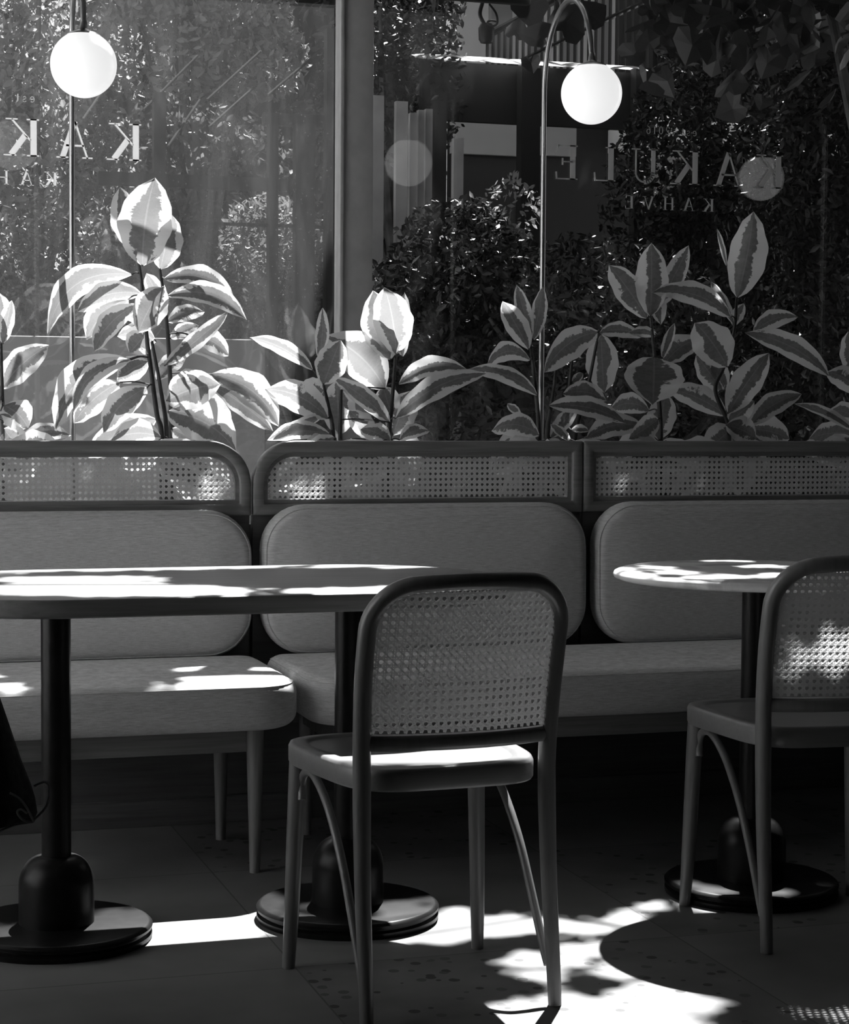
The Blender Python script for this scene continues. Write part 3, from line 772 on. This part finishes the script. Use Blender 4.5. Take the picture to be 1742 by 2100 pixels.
# ------------------------------------------------------------------ lettering on the glass
def arc(cx, cy, rx, ry, a0, a1, n=10): return [(cx+rx*cs(math.radians(a0+(a1-a0)*i/n)), cy+ry*sn(math.radians(a0+(a1-a0)*i/n))) for i in range(n+1)]
TK, TN, SF = .17, .05, .035
GLY = {  # strokes as (points, width); unit cap height
 'K': (.95, [([(.2, 0), (.2, 1)], TK), ([(.05, SF/2), (.38, SF/2)], SF), ([(.05, 1-SF/2), (.38, 1-SF/2)], SF), ([(.28, .42), (.78, .98)], TN), ([(.62, 1-SF/2), (.94, 1-SF/2)], SF), ([(.42, .56), (.8, .03)], TK*.95), ([(.66, SF/2), (1.0, SF/2)], SF)]),
 'A': (1.0, [([(.5, 1), (.16, .0)], TN), ([(.5, 1), (.84, .0)], TK*.9), ([(.26, .34), (.74, .34)], TN), ([(.02, SF/2), (.3, SF/2)], SF), ([(.68, SF/2), (1.0, SF/2)], SF)]),
 'U': (.95, [([(.2, 1), (.2, .3)]+arc(.48, .3, .28, .28, 180, 270, 6), TK*.8), (arc(.48, .3, .28, .28, 270, 360, 6)+[(.76, 1)], TN), ([(.05, 1-SF/2), (.36, 1-SF/2)], SF), ([(.62, 1-SF/2), (.9, 1-SF/2)], SF)]),
 'L': (.8, [([(.2, 0), (.2, 1)], TK), ([(.05, SF/2), (.7, SF/2)], SF), ([(.05, 1-SF/2), (.38, 1-SF/2)], SF), ([(.7, 0), (.72, .25)], TN)]),
 'E': (.8, [([(.2, 0), (.2, 1)], TK), ([(.05, SF/2), (.7, SF/2)], SF), ([(.05, 1-SF/2), (.66, 1-SF/2)], SF), ([(.7, 0), (.72, .22)], TN), ([(.65, 1), (.67, .8)], TN), ([(.2, .52), (.52, .52)], SF), ([(.52, .42), (.52, .62)], TN)]),
 'H': (1.0, [([(.2, 0), (.2, 1)], TK*.8), ([(.8, 0), (.8, 1)], TK*.8), ([(.2, .5), (.8, .5)], TN), ([(.05, .02), (.36, .02)], SF), ([(.05, .98), (.36, .98)], SF), ([(.64, .02), (.95, .02)], SF), ([(.64, .98), (.95, .98)], SF)]),
 'V': (1.0, [([(.5, 0), (.16, 1)], TK*.8), ([(.5, 0), (.84, 1)], TN), ([(.0, .98), (.32, .98)], SF), ([(.7, .98), (1.0, .98)], SF)]),
 'e': (.6, [(arc(.3, .32, .22, .3, 0, 310, 14), .09), ([(.08, .34), (.52, .34)], .06)]),
 's': (.5, [(arc(.25, .47, .15, .14, 30, 240, 8)+arc(.25, .17, .17, .15, 60, -150, 8), .08)]),
 't': (.4, [([(.2, .85), (.2, .1), (.34, .04)], .1), ([(.05, .6), (.36, .6)], .05)]),
 '.': (.3, [([(.1, .0), (.1, .1)], .1)]), ' ': (.35, []),
 '2': (.65, [(arc(.3, .7, .22, .26, 160, -30, 8)+[(.08, .04), (.54, .04)], .08)]),
 '0': (.65, [(arc(.3, .5, .23, .46, 0, 360, 20), .08)]),
 '1': (.45, [([(.1, .8), (.22, .95), (.22, 0)], .09), ([(.08, .02), (.36, .02)], .05)]),
 '6': (.65, [(arc(.3, .3, .22, .28, 0, 360, 16), .08), (arc(.5, .42, .42, .54, 180, 100, 8), .08)]),
}
def lettering(parent, txt, u_first, u_last, z, h, name, o_):
    """mirrored word: first letter at u_first, running towards smaller u"""
    adv = [GLY[c][0] for c in txt]; n = len(txt)
    cen_first = u_first; cen_last = u_last
    tot = sum(adv[:-1])/2+sum(adv[1:])/2
    gap = ((cen_first-cen_last)-tot*h)/max(1, n-1)
    u = cen_first+adv[0]*h/2
    for c, a in zip(txt, adv):
        mb = MB()
        for pts, w in GLY[c][1]:
            P = [Vector((u-x*h, z+y*h)) for x, y in pts]; hw = w*h/2
            for p, q in zip(P, P[1:]):
                d = (q-p); L = d.length
                if L < 1e-6: continue
                d /= L; nn = Vector((-d.y, d.x))*hw; e = d*(hw*.25 if len(P) > 2 else 0)
                c4 = [p-nn-e, q-nn+e, q+nn+e, p+nn-e]
                V = [(k.x-o_[0], UG-.0016-o_[1], k.y-o_[2]) for k in c4]+[(k.x-o_[0], UG-.0004-o_[1], k.y-o_[2]) for k in c4]
                mb.add(V, [[0, 1, 2, 3], [7, 6, 5, 4], [0, 4, 5, 1], [1, 5, 6, 2], [2, 6, 7, 3], [3, 7, 4, 0]])
        if mb.V: mb.build('full_stop' if c == '.' else 'digit' if c.isdigit() else 'letter', M['letters'], parent, smooth=False)
        u -= a*h+gap
def sign(label, du):
    o_ = (2.93+du, UG, 1.95)
    t = thing('window_lettering', label, 'lettering', o_, 0)
    lettering(t, 'est. 2016', at(1425, 270, UG).x+du, at(1330, 266, UG).x+du, at(1380, 277, UG).z, .028, 'top_line', o_)
    lettering(t, 'KAKULE', at(1580, 360, UG).x+du, at(1162, 330, UG).x+du, at(1370, 377, UG).z, .117, 'name_line', o_)
    lettering(t, 'KAHVE', at(1454, 420, UG).x+du, at(1291, 417, UG).x+du, at(1372, 431, UG).z, .045, 'bottom_line', o_)
sign('white serif lettering seen mirrored on the right window pane beside the arched lamp', 0)
sign('white serif lettering seen mirrored on the left window pane behind the globe lamp', -2.289)

# ------------------------------------------------------------------ outside
gr = struct(box('ground', (-14, 6.55, -.15), (22, 30, -.05), M['ground']))
struct(box('floor_bounce', (-12, -6, -.12), (-1.4, 6.55, -.04), M['bounce']))  # unseen paving added to bounce sun in through the left window
struct(box('wall_bounce', (-5.6, -4, -.05), (-5.3, 6.5, 5.5), M['white']))  # unseen sunlit wall added to throw fill light in from the left
SU = Vector((.30, .64, 1.0))                # towards the sun, per metre of height

def leaf_cloud(name, pts, size, mat, parent, o_=Vector((0, 0, 0)), flat=False, heart=False):
    V = []; Fc = []
    for c in pts:
        s = size*random.uniform(.6, 1.3)
        if flat:
            n = Vector((random.gauss(0, .35), random.gauss(0, .35), 1)).normalized()
        else:
            n = Vector((random.gauss(0, 1), random.gauss(0, 1), random.gauss(0, 1))).normalized()
        x = n.orthogonal().normalized(); x.rotate(Matrix.Rotation(random.uniform(0, 2*PI), 3, n)); y = n.cross(x)
        k = len(V)
        if heart:
            shp = [(-.1, 0), (-.35, .35), (-.2, .75), (.3, .8), (.8, .4), (1.15, 0), (.8, -.4), (.3, -.8), (-.2, -.75), (-.35, -.35)]
            V.append(c+n*s*.08-o_)
            for a, b in shp: V.append(c+(x*(a-.3)+y*b)*s*.62-n*(s*.12*abs(b))-o_)
            for i in range(len(shp)): Fc.append([k, k+1+i, k+1+(i+1) % len(shp)])
        else:
            for a, b in ((-1, 0), (-.2, .42), (.5, .3), (1, 0), (.5, -.3), (-.2, -.42)): V.append(c+(x*a+y*b)*s*.5+n*(s*.08*abs(b))-o_)
            Fc.append([k, k+1, k+2, k+3]); Fc.append([k, k+3, k+4, k+5])
    return mesh(name, V, Fc, mat, parent, smooth=False)

def tree(name, label, cat, x, y, zc, rad, n, size, mat, trunk=.07, group=None, lumps=7):
    t = thing(name, label, cat, (x, y, -.05), 0, group); o_ = Vector((x, y, -.05))
    cen = Vector((x, y, zc)); L = []
    for i in range(lumps):
        d = Vector((random.uniform(-1, 1), random.uniform(-1, 1), random.uniform(-1, 1)))*.62
        L.append((cen+Vector((d.x*rad[0], d.y*rad[1], d.z*rad[2])), random.uniform(.42, .62)))
    pts = []
    while len(pts) < n:
        c, r = random.choice(L); q = Vector((random.gauss(0, 1), random.gauss(0, 1), random.gauss(0, 1))).normalized()*random.uniform(.55, 1)**.5*r
        pts.append(c+Vector((q.x*rad[0], q.y*rad[1], q.z*rad[2])))
    for p in pts: p.z = max(p.z, .0)
    leaf_cloud('foliage', pts, size, mat, t, o_)
    mb = MB(); mb.tube([Vector((0, 0, 0)), Vector((.05, 0, zc*.5)), cen-o_], [trunk, trunk*.8, trunk*.4], 8)
    for c, r in L[:5]: mb.tube([Vector((.05, 0, zc*.55)), (c-o_)*.6+Vector((0, 0, zc*.2)), c-o_], [trunk*.4, trunk*.3, trunk*.12], 6)
    mb.build('trunk', M['bark'], t)
    return t
# unseen tree added so its crown shades the right half of the garden
t = thing('tree', 'large unseen tree added outside, its crown shading the right half of the garden', 'tree', (7.6, 12.2, -.05)); o_ = Vector((7.6, 12.2, -.05))
pts = [Vector((random.uniform(2.9+max(0, (10-y)*.1), 10), y, 5.6+.5*math.sin(y)+random.uniform(-.35, .35))) for y in [random.uniform(8.9, 17) for i in range(9000)]]
pts = [p for p in pts if not (11.7 < p.y < 12.6 and p.x < 5.4) and not (p.y > 14.6 and p.x < 8.5)]
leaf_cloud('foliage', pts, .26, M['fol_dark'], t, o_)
mb = MB(); mb.tube([Vector((0, 0, 0)), Vector((.1, 0, 2.5)), Vector((-.2, .2, 5.5))], [.2, .17, .1], 10)
for a_ in range(6): mb.tube([Vector((.1, 0, 3.6)), Vector((2*cs(a_), 1.6*sn(a_), 5.3)), Vector((3.2*cs(a_), 2.8*sn(a_), 5.7))], [.08, .05, .02], 7)
mb.build('trunk', M['bark'], t)
# hedge behind everything
hd = thing('hedge', 'tall leafy hedge far outside behind the left pane', 'hedge', (3.5, 15.5, -.05)); o_ = Vector((3.5, 15.5, -.05))
gapL = at(566, 300, 15).x; gapR = at(604, 300, 15).x
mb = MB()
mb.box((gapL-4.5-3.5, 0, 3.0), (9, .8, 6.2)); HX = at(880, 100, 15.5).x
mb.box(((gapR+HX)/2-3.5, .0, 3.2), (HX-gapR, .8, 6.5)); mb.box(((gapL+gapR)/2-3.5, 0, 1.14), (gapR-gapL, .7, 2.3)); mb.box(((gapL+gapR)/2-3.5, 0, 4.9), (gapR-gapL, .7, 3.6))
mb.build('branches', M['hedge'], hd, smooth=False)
hr = thing('hedge', 'right part of the tall hedge behind the pavilion, leaves coloured darker for shade', 'hedge', (8.5, 15.5, -.05)); o2_ = Vector((8.5, 15.5, -.05))
HR = at(1300, 100, 15.5).x
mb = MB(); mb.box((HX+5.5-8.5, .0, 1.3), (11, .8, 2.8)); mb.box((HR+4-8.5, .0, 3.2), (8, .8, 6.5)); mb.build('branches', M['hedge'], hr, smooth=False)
pl_, pr_ = [], []
for i in range(27000):
    x = random.uniform(gapL-6, gapR+9); z = random.uniform(0, 6.3); p = Vector((x, 15.5-.45-abs(random.gauss(0, .12)), z))
    if gapL-.02 < x < gapR+.02 and 2.2 < z < 3.15 and random.random() < .85: continue
    if HX < x < HR and z > 2.7: continue
    (pl_ if x < HX else pr_).append(p)
leaf_cloud('foliage', pl_, .11, M['fol_mid'], hd, o_); leaf_cloud('foliage', pr_, .11, M['fol_dark'], hr, o2_)  # one hedge in two parts, the right side's shade put into its leaf colour

TR = 'garden trees outside the window'
def tpx(px, py, v): return at(px, py, v)
for (nm, lab, px, py, v, rad, n, size, mt) in (
    ('conifer', 'feathery pale tree outside filling the upper left window corner', 60, 120, 11.5, (1.0, .5, 1.1), 12000, .065, 'fol_pale'),
    ('conifer', 'feathery pale tree outside between the left globe lamp and the mullion', 400, 60, 11.8, (.85, .5, .62), 9000, .065, 'fol_pale'),
    ('shrub', 'grey-green shrub outside behind the tallest rubber plant', 200, 560, 10.5, (1.3, .4, .85), 12000, .05, 'fol_mid'),
    ('shrub', 'drooping shrub outside, left of the mullion at mid height', 600, 610, 10.2, (.5, .35, .5), 6000, .045, 'fol_mid'),
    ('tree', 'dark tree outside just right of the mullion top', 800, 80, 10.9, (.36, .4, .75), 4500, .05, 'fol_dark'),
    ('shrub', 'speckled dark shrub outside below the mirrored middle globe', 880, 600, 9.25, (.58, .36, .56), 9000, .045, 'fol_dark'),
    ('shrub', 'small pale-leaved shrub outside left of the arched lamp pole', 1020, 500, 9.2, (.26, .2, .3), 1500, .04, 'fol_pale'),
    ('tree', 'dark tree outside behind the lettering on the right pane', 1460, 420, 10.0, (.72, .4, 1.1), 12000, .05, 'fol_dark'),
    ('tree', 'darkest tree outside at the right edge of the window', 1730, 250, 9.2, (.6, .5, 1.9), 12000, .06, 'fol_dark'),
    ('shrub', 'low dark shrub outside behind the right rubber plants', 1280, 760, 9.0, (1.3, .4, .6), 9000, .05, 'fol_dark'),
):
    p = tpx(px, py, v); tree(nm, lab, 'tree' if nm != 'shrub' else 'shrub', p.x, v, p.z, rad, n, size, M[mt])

# low garden wall
a = at(-160, 700, 8.3); b = at(545, 700, 8.3)
tag(box('garden_wall', (a.x-1.2, 8.3, -.05), (b.x, 8.5, 1.385), M['gwall'], bevel=.01), 'low pale rendered garden wall outside behind the left plants', 'wall')

# timber garden frame at the left
fr = thing('timber_pergola', 'dark timber garden frame with openings outside the left pane', 'pergola', (at(450, 800, 9.0).x, 9.0, -.05)); ofr = Vector((at(450, 800, 9.0).x, 9.0, -.05))
def bar(x0, y0, x1, y1, v, d=.06, name='beam', par=fr, o2=ofr, mat=None):
    p = at(x0, y0, v); q = at(x1, y1, v)
    lo = (min(p.x, q.x)-o2.x, v-d/2-o2.y, min(p.z, q.z)-o2.z); hi = (max(p.x, q.x)-o2.x, v+d/2-o2.y, max(p.z, q.z)-o2.z)
    if name == 'post': lo = (lo[0], lo[1], 0)
    return box(name, lo, hi, mat or M['darkframe'], par)
bar(200, 352, 700, 398, 9.02); bar(320, 452, 700, 470, 9.02); bar(540, 232, 700, 264, 9.04)
bar(314, 190, 338, 1150, 9.0, name='post'); bar(550, 255, 566, 1150, 9.0, name='post'); bar(604, 255, 640, 1150, 9.0, name='post'); bar(668, 60, 690, 1150, 9.0, name='post')
for (x0, y0, x1, y1) in ((295, 225, 405, 115), (425, 205, 535, 105), (550, 195, 650, 110), (170, 245, 215, 180), (345, 300, 410, 205), (430, 260, 520, 180)):
    p = at(x0, y0, 8.9)-ofr; q = at(x1, y1, 9.3)-ofr
    MB().tube([p, q], .006, 8).build('stay_rod', M['stay'], fr)

# pavilion with corrugated roof edge at the right
pv = thing('garden_pavilion', 'dark pavilion with bright corrugated roof edge outside the right pane', 'pavilion', (at(1080, 800, 10.8).x, 10.8, -.05)); opv = Vector((at(1080, 800, 10.8).x, 10.8, -.05))
p0 = at(885, 121, 10.4); p1 = at(1330, 118, 10.4)
V = []; Fc = []; n = 120
for i in range(n+1):
    x = p0.x+(p1.x-p0.x)*i/n; zz = p0.z+.022*abs(math.sin((x-p0.x)*PI/.26))
    for (dy, dz) in ((0, 0), (0, .006), (2.0, .36), (2.0, .354)): V.append(Vector((x, 10.4+dy, zz+dz))-opv)
for i in range(n):
    k = i*4
    Fc += [[k, k+4, k+5, k+1], [k+1, k+5, k+6, k+2], [k, k+3, k+7, k+4]]
mesh('roof', V, Fc, M['roofw'], pv, smooth=False)
box('fascia', (p0.x-opv.x, 10.56-opv.y, p0.z-.30-opv.z), (p1.x-opv.x, 10.61-opv.y, p0.z+.02-opv.z), M['darkframe'], pv)
def pbar(x0, y0, x1, y1, v, d, name, mat):
    return bar(x0, y0, x1, y1, v, d, name, pv, opv, mat)
pbar(922, 231, 1300, 1150, 12.35, .08, 'rear_wall', M['darkframe'])
pbar(925, 231, 1089, 322, 12.28, .04, 'wall_panel', M['panel']); pbar(1098, 236, 1180, 322, 12.28, .04, 'wall_panel', M['panel'])
pbar(1066, 140, 1094, 1150, 10.5, .08, 'post', M['darkframe']); pbar(1300, 140, 1325, 1150, 10.5, .08, 'post', M['darkframe']); pbar(888, 140, 905, 1150, 10.5, .08, 'post', M['darkframe'])

TG = 'pale upright boards in place of column reflections right of the mullion'  # these boards stand in for reflections of indoor columns in the glass
for i, (x0, y0, x1, y1) in enumerate(((762, 196, 785, 358), (811, 208, 834, 340), (840, 232, 853, 310), (857, 226, 868, 300), (872, 224, 885, 300), (929, 284, 947, 520), (856, 536, 880, 640))):
    lab = ('wide pale board in place of a column reflection beside the mullion', 'second pale board in place of a column reflection, tall and narrow', 'short pale board in place of a reflection above the mirrored globe, first of three', 'short pale board in place of a reflection above the mirrored globe, middle of three', 'short pale board in place of a reflection above the mirrored globe, last of three', 'long grey post outside left of the pavilion', 'low pale post outside among the dark shrubs')[i]
    v = 9.75+.03*i; p = at(x0, y0, v); q = at(x1, y1, v)
    tag(box('reflection_board' if i < 5 else 'timber_post', (p.x, v-.02, -.05), (q.x, v+.02, p.z), M['post']), lab, 'board' if i < 5 else 'post', TG if i < 5 else None)

# house with balcony
hs = thing('house', 'white house with iron balcony railing high above the pavilion roof', 'house', (at(1150, 800, 17).x, 17, -.05)); ohs = Vector((at(1150, 800, 17).x, 17, -.05))
a = at(925, 60, 17.2); b = at(1330, 60, 17.2)
box('wall', (a.x-ohs.x, .2, 0), (b.x-ohs.x, .5, 8), M['white'], hs)
for (x0, x1) in ((1005, 1050), (1085, 1110), (1150, 1185), (1225, 1250)):
    p = at(x0, 130, 17.15); q = at(x1, -60, 17.15); box('shutter', (p.x-ohs.x, .12, p.z), (q.x-ohs.x, .2, q.z), M['panel'], hs)
p1 = atd(1000, 73, 14.6); p2 = atd(1330, -98, 12.7)
rl = MB(); hgt = 1.0
rl.tube([p1-ohs, p2-ohs], .028, 8); lo1 = p1-Vector((0, 0, hgt)); lo2 = p2-Vector((0, 0, hgt)); rl.tube([lo1-ohs, lo2-ohs], .028, 8); m1 = p1-Vector((0, 0, .3)); m2 = p2-Vector((0, 0, .3)); rl.tube([m1-ohs, m2-ohs], .016, 8)
for i in range(25):
    f_ = i/24; rl.tube([p1.lerp(p2, f_)-ohs, lo1.lerp(lo2, f_)-ohs], .011, 6)
rl.build('railing', M['rail'], hs)
dvec = (p2-p1).normalized(); back = Vector((-dvec.y, dvec.x, 0)).normalized()
if back.y < 0: back = -back
sl = [lo1, lo2, lo2+back*1.6, lo1+back*1.6]
mesh('balcony_slab', [v-ohs-Vector((0, 0, .03)) for v in sl]+[v-ohs-Vector((0, 0, .18)) for v in sl], [[0, 1, 2, 3], [7, 6, 5, 4], [0, 4, 5, 1], [1, 5, 6, 2], [2, 6, 7, 3], [3, 7, 4, 0]], M['white'], hs, smooth=False)

# beam and spotlight outside the glass
bm_ = at(1090, 11, 6.465)
tag(box('awning_beam', (-1.2, 6.462, bm_.z), (bm_.x, 6.492, bm_.z+.06), M['darkframe'], bevel=.01), 'dark horizontal awning beam along the top edge outside', 'beam')
sp_ = thing('spotlight', 'small black spotlight with looped cable under the awning beam', 'spotlight', tuple(at(998, 70, 6.57))); so = at(998, 70, 6.57)
MB().lathe([(.02, -.03), (.026, -.02), (.028, .02), (.02, .035)], n=20).build('lamp_head', M['black'], sp_)
MB().tube(bez([at(990, 5, 6.57)-so, at(985, 30, 6.57)-so, at(997, 55, 6.57)-so, at(1000, 66, 6.57)-so], 6), .007, 8).build('bracket', M['black'], sp_)
MB().tube(bez([at(1004, 8, 6.555)-so, at(1018, 28, 6.545)-so, at(1020, 48, 6.545)-so, at(1008, 54, 6.545)-so, at(1000, 46, 6.555)-so, at(1008, 42, 6.555)-so, at(1018, 44, 6.555)-so], 5), .004, 8).build('cable', M['black'], sp_)

# ------------------------------------------------------------------ vine canopy: unseen roof leaves laid out to shape the sun pools
ZQ = 3.5
def q_of(p):
    return (p.x+SU.x*(ZQ-p.z), p.y+SU.y*(ZQ-p.z))
LIT = []
def lit_z(pts, z): LIT.append([q_of(atz(x, y, z)) for x, y in pts])
def lit_e(cx, cy, rx, ry, z): lit_z([(cx+rx*cs(2*PI*i/12), cy+ry*sn(2*PI*i/12)) for i in range(12)], z)
# pools of sunlight: table, bench, chair seat, floor, marble table
lit_z([(-60, 1178), (0, 1176), (560, 1166), (585, 1155), (300, 1156), (-60, 1164)], .75)
lit_z([(640, 1166), (745, 1164), (810, 1159), (670, 1153)], .75)
lit_z([(-40, 1194), (15, 1184), (40, 1182), (190, 1181), (333, 1180), (335, 1190), (190, 1194)], .75)
lit_z([(-60, 1205), (40, 1196), (330, 1193), (345, 1200), (490, 1201), (500, 1208), (500, 1222), (150, 1224), (-60, 1218)], .75)
lit_z([(600, 1207), (760, 1203), (760, 1216), (590, 1218)], .75)
lit_z([(368, 1372), (450, 1362), (520, 1362), (565, 1370), (600, 1395), (600, 1412), (405, 1410), (372, 1388)], .47)
lit_z([(-30, 1392), (5, 1392), (12, 1412), (-30, 1425)], .47); lit_e(24, 1412, 14, 8, .47)
lit_z([(600, 1524), (740, 1520), (1085, 1505), (1115, 1540), (1095, 1550), (900, 1568), (740, 1568), (630, 1556)], .46)
lit_z([(240, 1965), (300, 1880), (545, 1862), (580, 1895), (505, 1938), (270, 1958)], 0)
lit_z([(560, 1925), (735, 1925), (890, 1903), (880, 1885), (920, 1862), (965, 1862), (970, 1885), (1060, 1876), (1105, 1890), (1085, 1915), (1000, 1920), (900, 1935), (760, 1952), (600, 1945)], 0)
for e in ((1330, 1856, 32, 12), (1290, 1884, 46, 14), (1205, 1905, 44, 11), (1130, 1898, 55, 14), (1215, 1950, 58, 14), (1080, 1968, 46, 18), (1110, 2003, 42, 12), (1160, 1972, 40, 12)): lit_e(*e, 0)
lit_z([(1255, 1978), (1290, 1978), (1335, 2008), (1300, 2003)], 0)
lit_z([(1005, 2058), (1100, 2048), (1130, 2032), (1230, 2040), (1320, 2012), (1490, 2058), (1460, 2074), (1380, 2075), (1440, 2100), (1500, 2200), (1080, 2200)], 0)
lit_z([(1650, 2074), (1800, 2066), (1812, 2092), (1640, 2100)], 0)
for e in ((1290, 1178, 24, 6), (1392, 1174, 34, 3.5), (1470, 1183, 70, 4), (1350, 1164, 26, 2.5), (1560, 1161, 50, 3), (1600, 1179, 60, 4), (1490, 1151, 50, 2), (1680, 1170, 50, 5)): lit_e(*e, .75)
for e in ((700, 1846, 40, 10), (820, 1862, 50, 14), (1590, 1830, 40, 5), (1420, 1812, 28, 5), (1460, 1826, 34, 6), (230, 1890, 60, 26)): lit_e(*e, .035)
for e in ((60, 965, 26, 14), (110, 1010, 22, 20), (290, 955, 60, 10), (420, 1000, 30, 30), (600, 1010, 60, 20), (940, 1015, 14, 8)):
    LIT.append([q_of(at(e[0]+e[2]*cs(2*PI*i/12), e[1]+e[3]*sn(2*PI*i/12), 5.2)) for i in range(12)])
def inpoly(x, y, P):
    c = False; j = len(P)-1
    for i in range(len(P)):
        xi, yi = P[i]; xj, yj = P[j]
        if (yi > y) != (yj > y) and x < (xj-xi)*(y-yi)/(yj-yi)+xi: c = not c
        j = i
    return c
BB = [(min(p[0] for p in P), max(p[0] for p in P), min(p[1] for p in P), max(p[1] for p in P)) for P in LIT]
def lit(x, y):
    for P, b in zip(LIT, BB):
        if b[0] <= x <= b[1] and b[2] <= y <= b[3] and inpoly(x, y, P): return True
    return False
def blocked(x, y, r):
    if lit(x, y): return True
    for k in range(6):
        a = PI/3*k
        if lit(x+r*cs(a), y+r*sn(a)): return True
    return False
vn = thing('climbing_vine', 'broad-leaved vine hanging at the upper right, its unseen roof leaves shaped for sun pools', 'vine', (3.0, 6.6, 3.3)); ovn = Vector((3.0, 6.6, 3.3))
def open_zone(x, y):                       # where the sun reaches the left plants
    if y > 6.95+.05*math.sin(x*11) and x < 2.72+.10*math.sin(y*9)+(-.0 if y < 7.9 else .4): return True
    return False
ptsA = []; ptsB = []
for i in range(150000):
    near = i > 30000
    x = random.uniform(-.6, 4.4 if near else 5.6); y = random.uniform(5.0, 7.1 if near else 8.9); z = random.uniform(3.36, 3.62)
    qx, qy = x+SU.x*(ZQ-z), y+SU.y*(ZQ-z)
    if open_zone(qx, qy): continue
    big = not near or random.random() < .2
    if big:
        if len(ptsA) < 14000 and not blocked(qx, qy, .042): ptsA.append(Vector((x, y, z)))
    elif len(ptsB) < 45000 and not blocked(qx, qy, .010): ptsB.append(Vector((x, y, z)))
leaf_cloud('broad_leaves', ptsA, .11, M['fol_vine'], vn, ovn, flat=True, heart=True)
leaf_cloud('shading_leaves', ptsB, .045, M['fol_vine'], vn, ovn, flat=True)
hang = [Vector(at(x, y, v)) for x, y, v in ((1085, 20, 7.5), (1100, 75, 7.3), (1140, 15, 7.6), (1165, 45, 7.4), (1060, 60, 7.6), (1190, 62, 7.5), (1215, 30, 7.7), (1330, 85, 7.2), (1372, 80, 7.3), (1300, 110, 7.3), (1345, 190, 7.3), (1580, 40, 7.2), (1640, 12, 7.1), (1540, 10, 7.4), (1090, 130, 7.5))]
for i in range(150):
    x = random.uniform(1310, 1760); y = random.uniform(-60, 40+150*random.random()**1.5+(60 if x > 1500 else 0)); hang.append(at(x, y, random.uniform(7.1, 8.2)))
leaf_cloud('hanging_leaves', hang, .13, M['fol_vine'], vn, ovn, heart=True)
mb = MB()
for k in range(9):
    y = 5.4+.4*k; P = [Vector((x, y+.12*math.sin(x*1.7+k), 3.33+.03*math.sin(x*3+k)))-ovn for x in ([-.4+.4*i for i in range(15)] if y < 6.6 else [2.9+.3*i for i in range(10)])]
    mb.tube(P, .007, 6)
mb.tube([Vector((3.6+.2*i-3, 7.6-.05*i-6.6, 3.3-.1*i-3.3)) for i in range(9)], .012, 6)
mb.tube([at(1742+200, 900, 7.4)-ovn, at(1760, 300, 7.5)-ovn, at(1700, 0, 7.5)-ovn, Vector((3.9, 7.5, 3.36))-ovn], [.03, .025, .02, .014], 8)
mb.build('stem', M['bark'], vn)

# ------------------------------------------------------------------ light
sun = bpy.data.lights.new('sun', 'SUN'); sun.energy = 18; sun.angle = math.radians(.53)
so_ = bpy.data.objects.new('sun', sun); COL.objects.link(so_)
so_.rotation_euler = SU.to_track_quat('Z', 'Y').to_euler(); so_.location = (4, 9, 8)
w = bpy.data.worlds.new('sky'); sc.world = w; w.use_nodes = True; nt = w.node_tree; nt.nodes.clear()
sk = N(nt, 'ShaderNodeTexSky'); sk.sky_type = 'NISHITA'; sk.sun_disc = False; sk.sun_elevation = math.radians(54.7); sk.sun_rotation = math.radians(25)
bw = N(nt, 'ShaderNodeRGBToBW'); bg = N(nt, 'ShaderNodeBackground', Strength=.16); wo = N(nt, 'ShaderNodeOutputWorld')
nt.links.new(sk.outputs[0], bw.inputs[0]); nt.links.new(bw.outputs[0], bg.inputs[0]); nt.links.new(bg.outputs[0], wo.inputs[0])

vs = sc.view_settings; vs.view_transform = 'Standard'; vs.look = 'None'; vs.gamma = 1; vs.use_curve_mapping = False; vs.exposure = .32
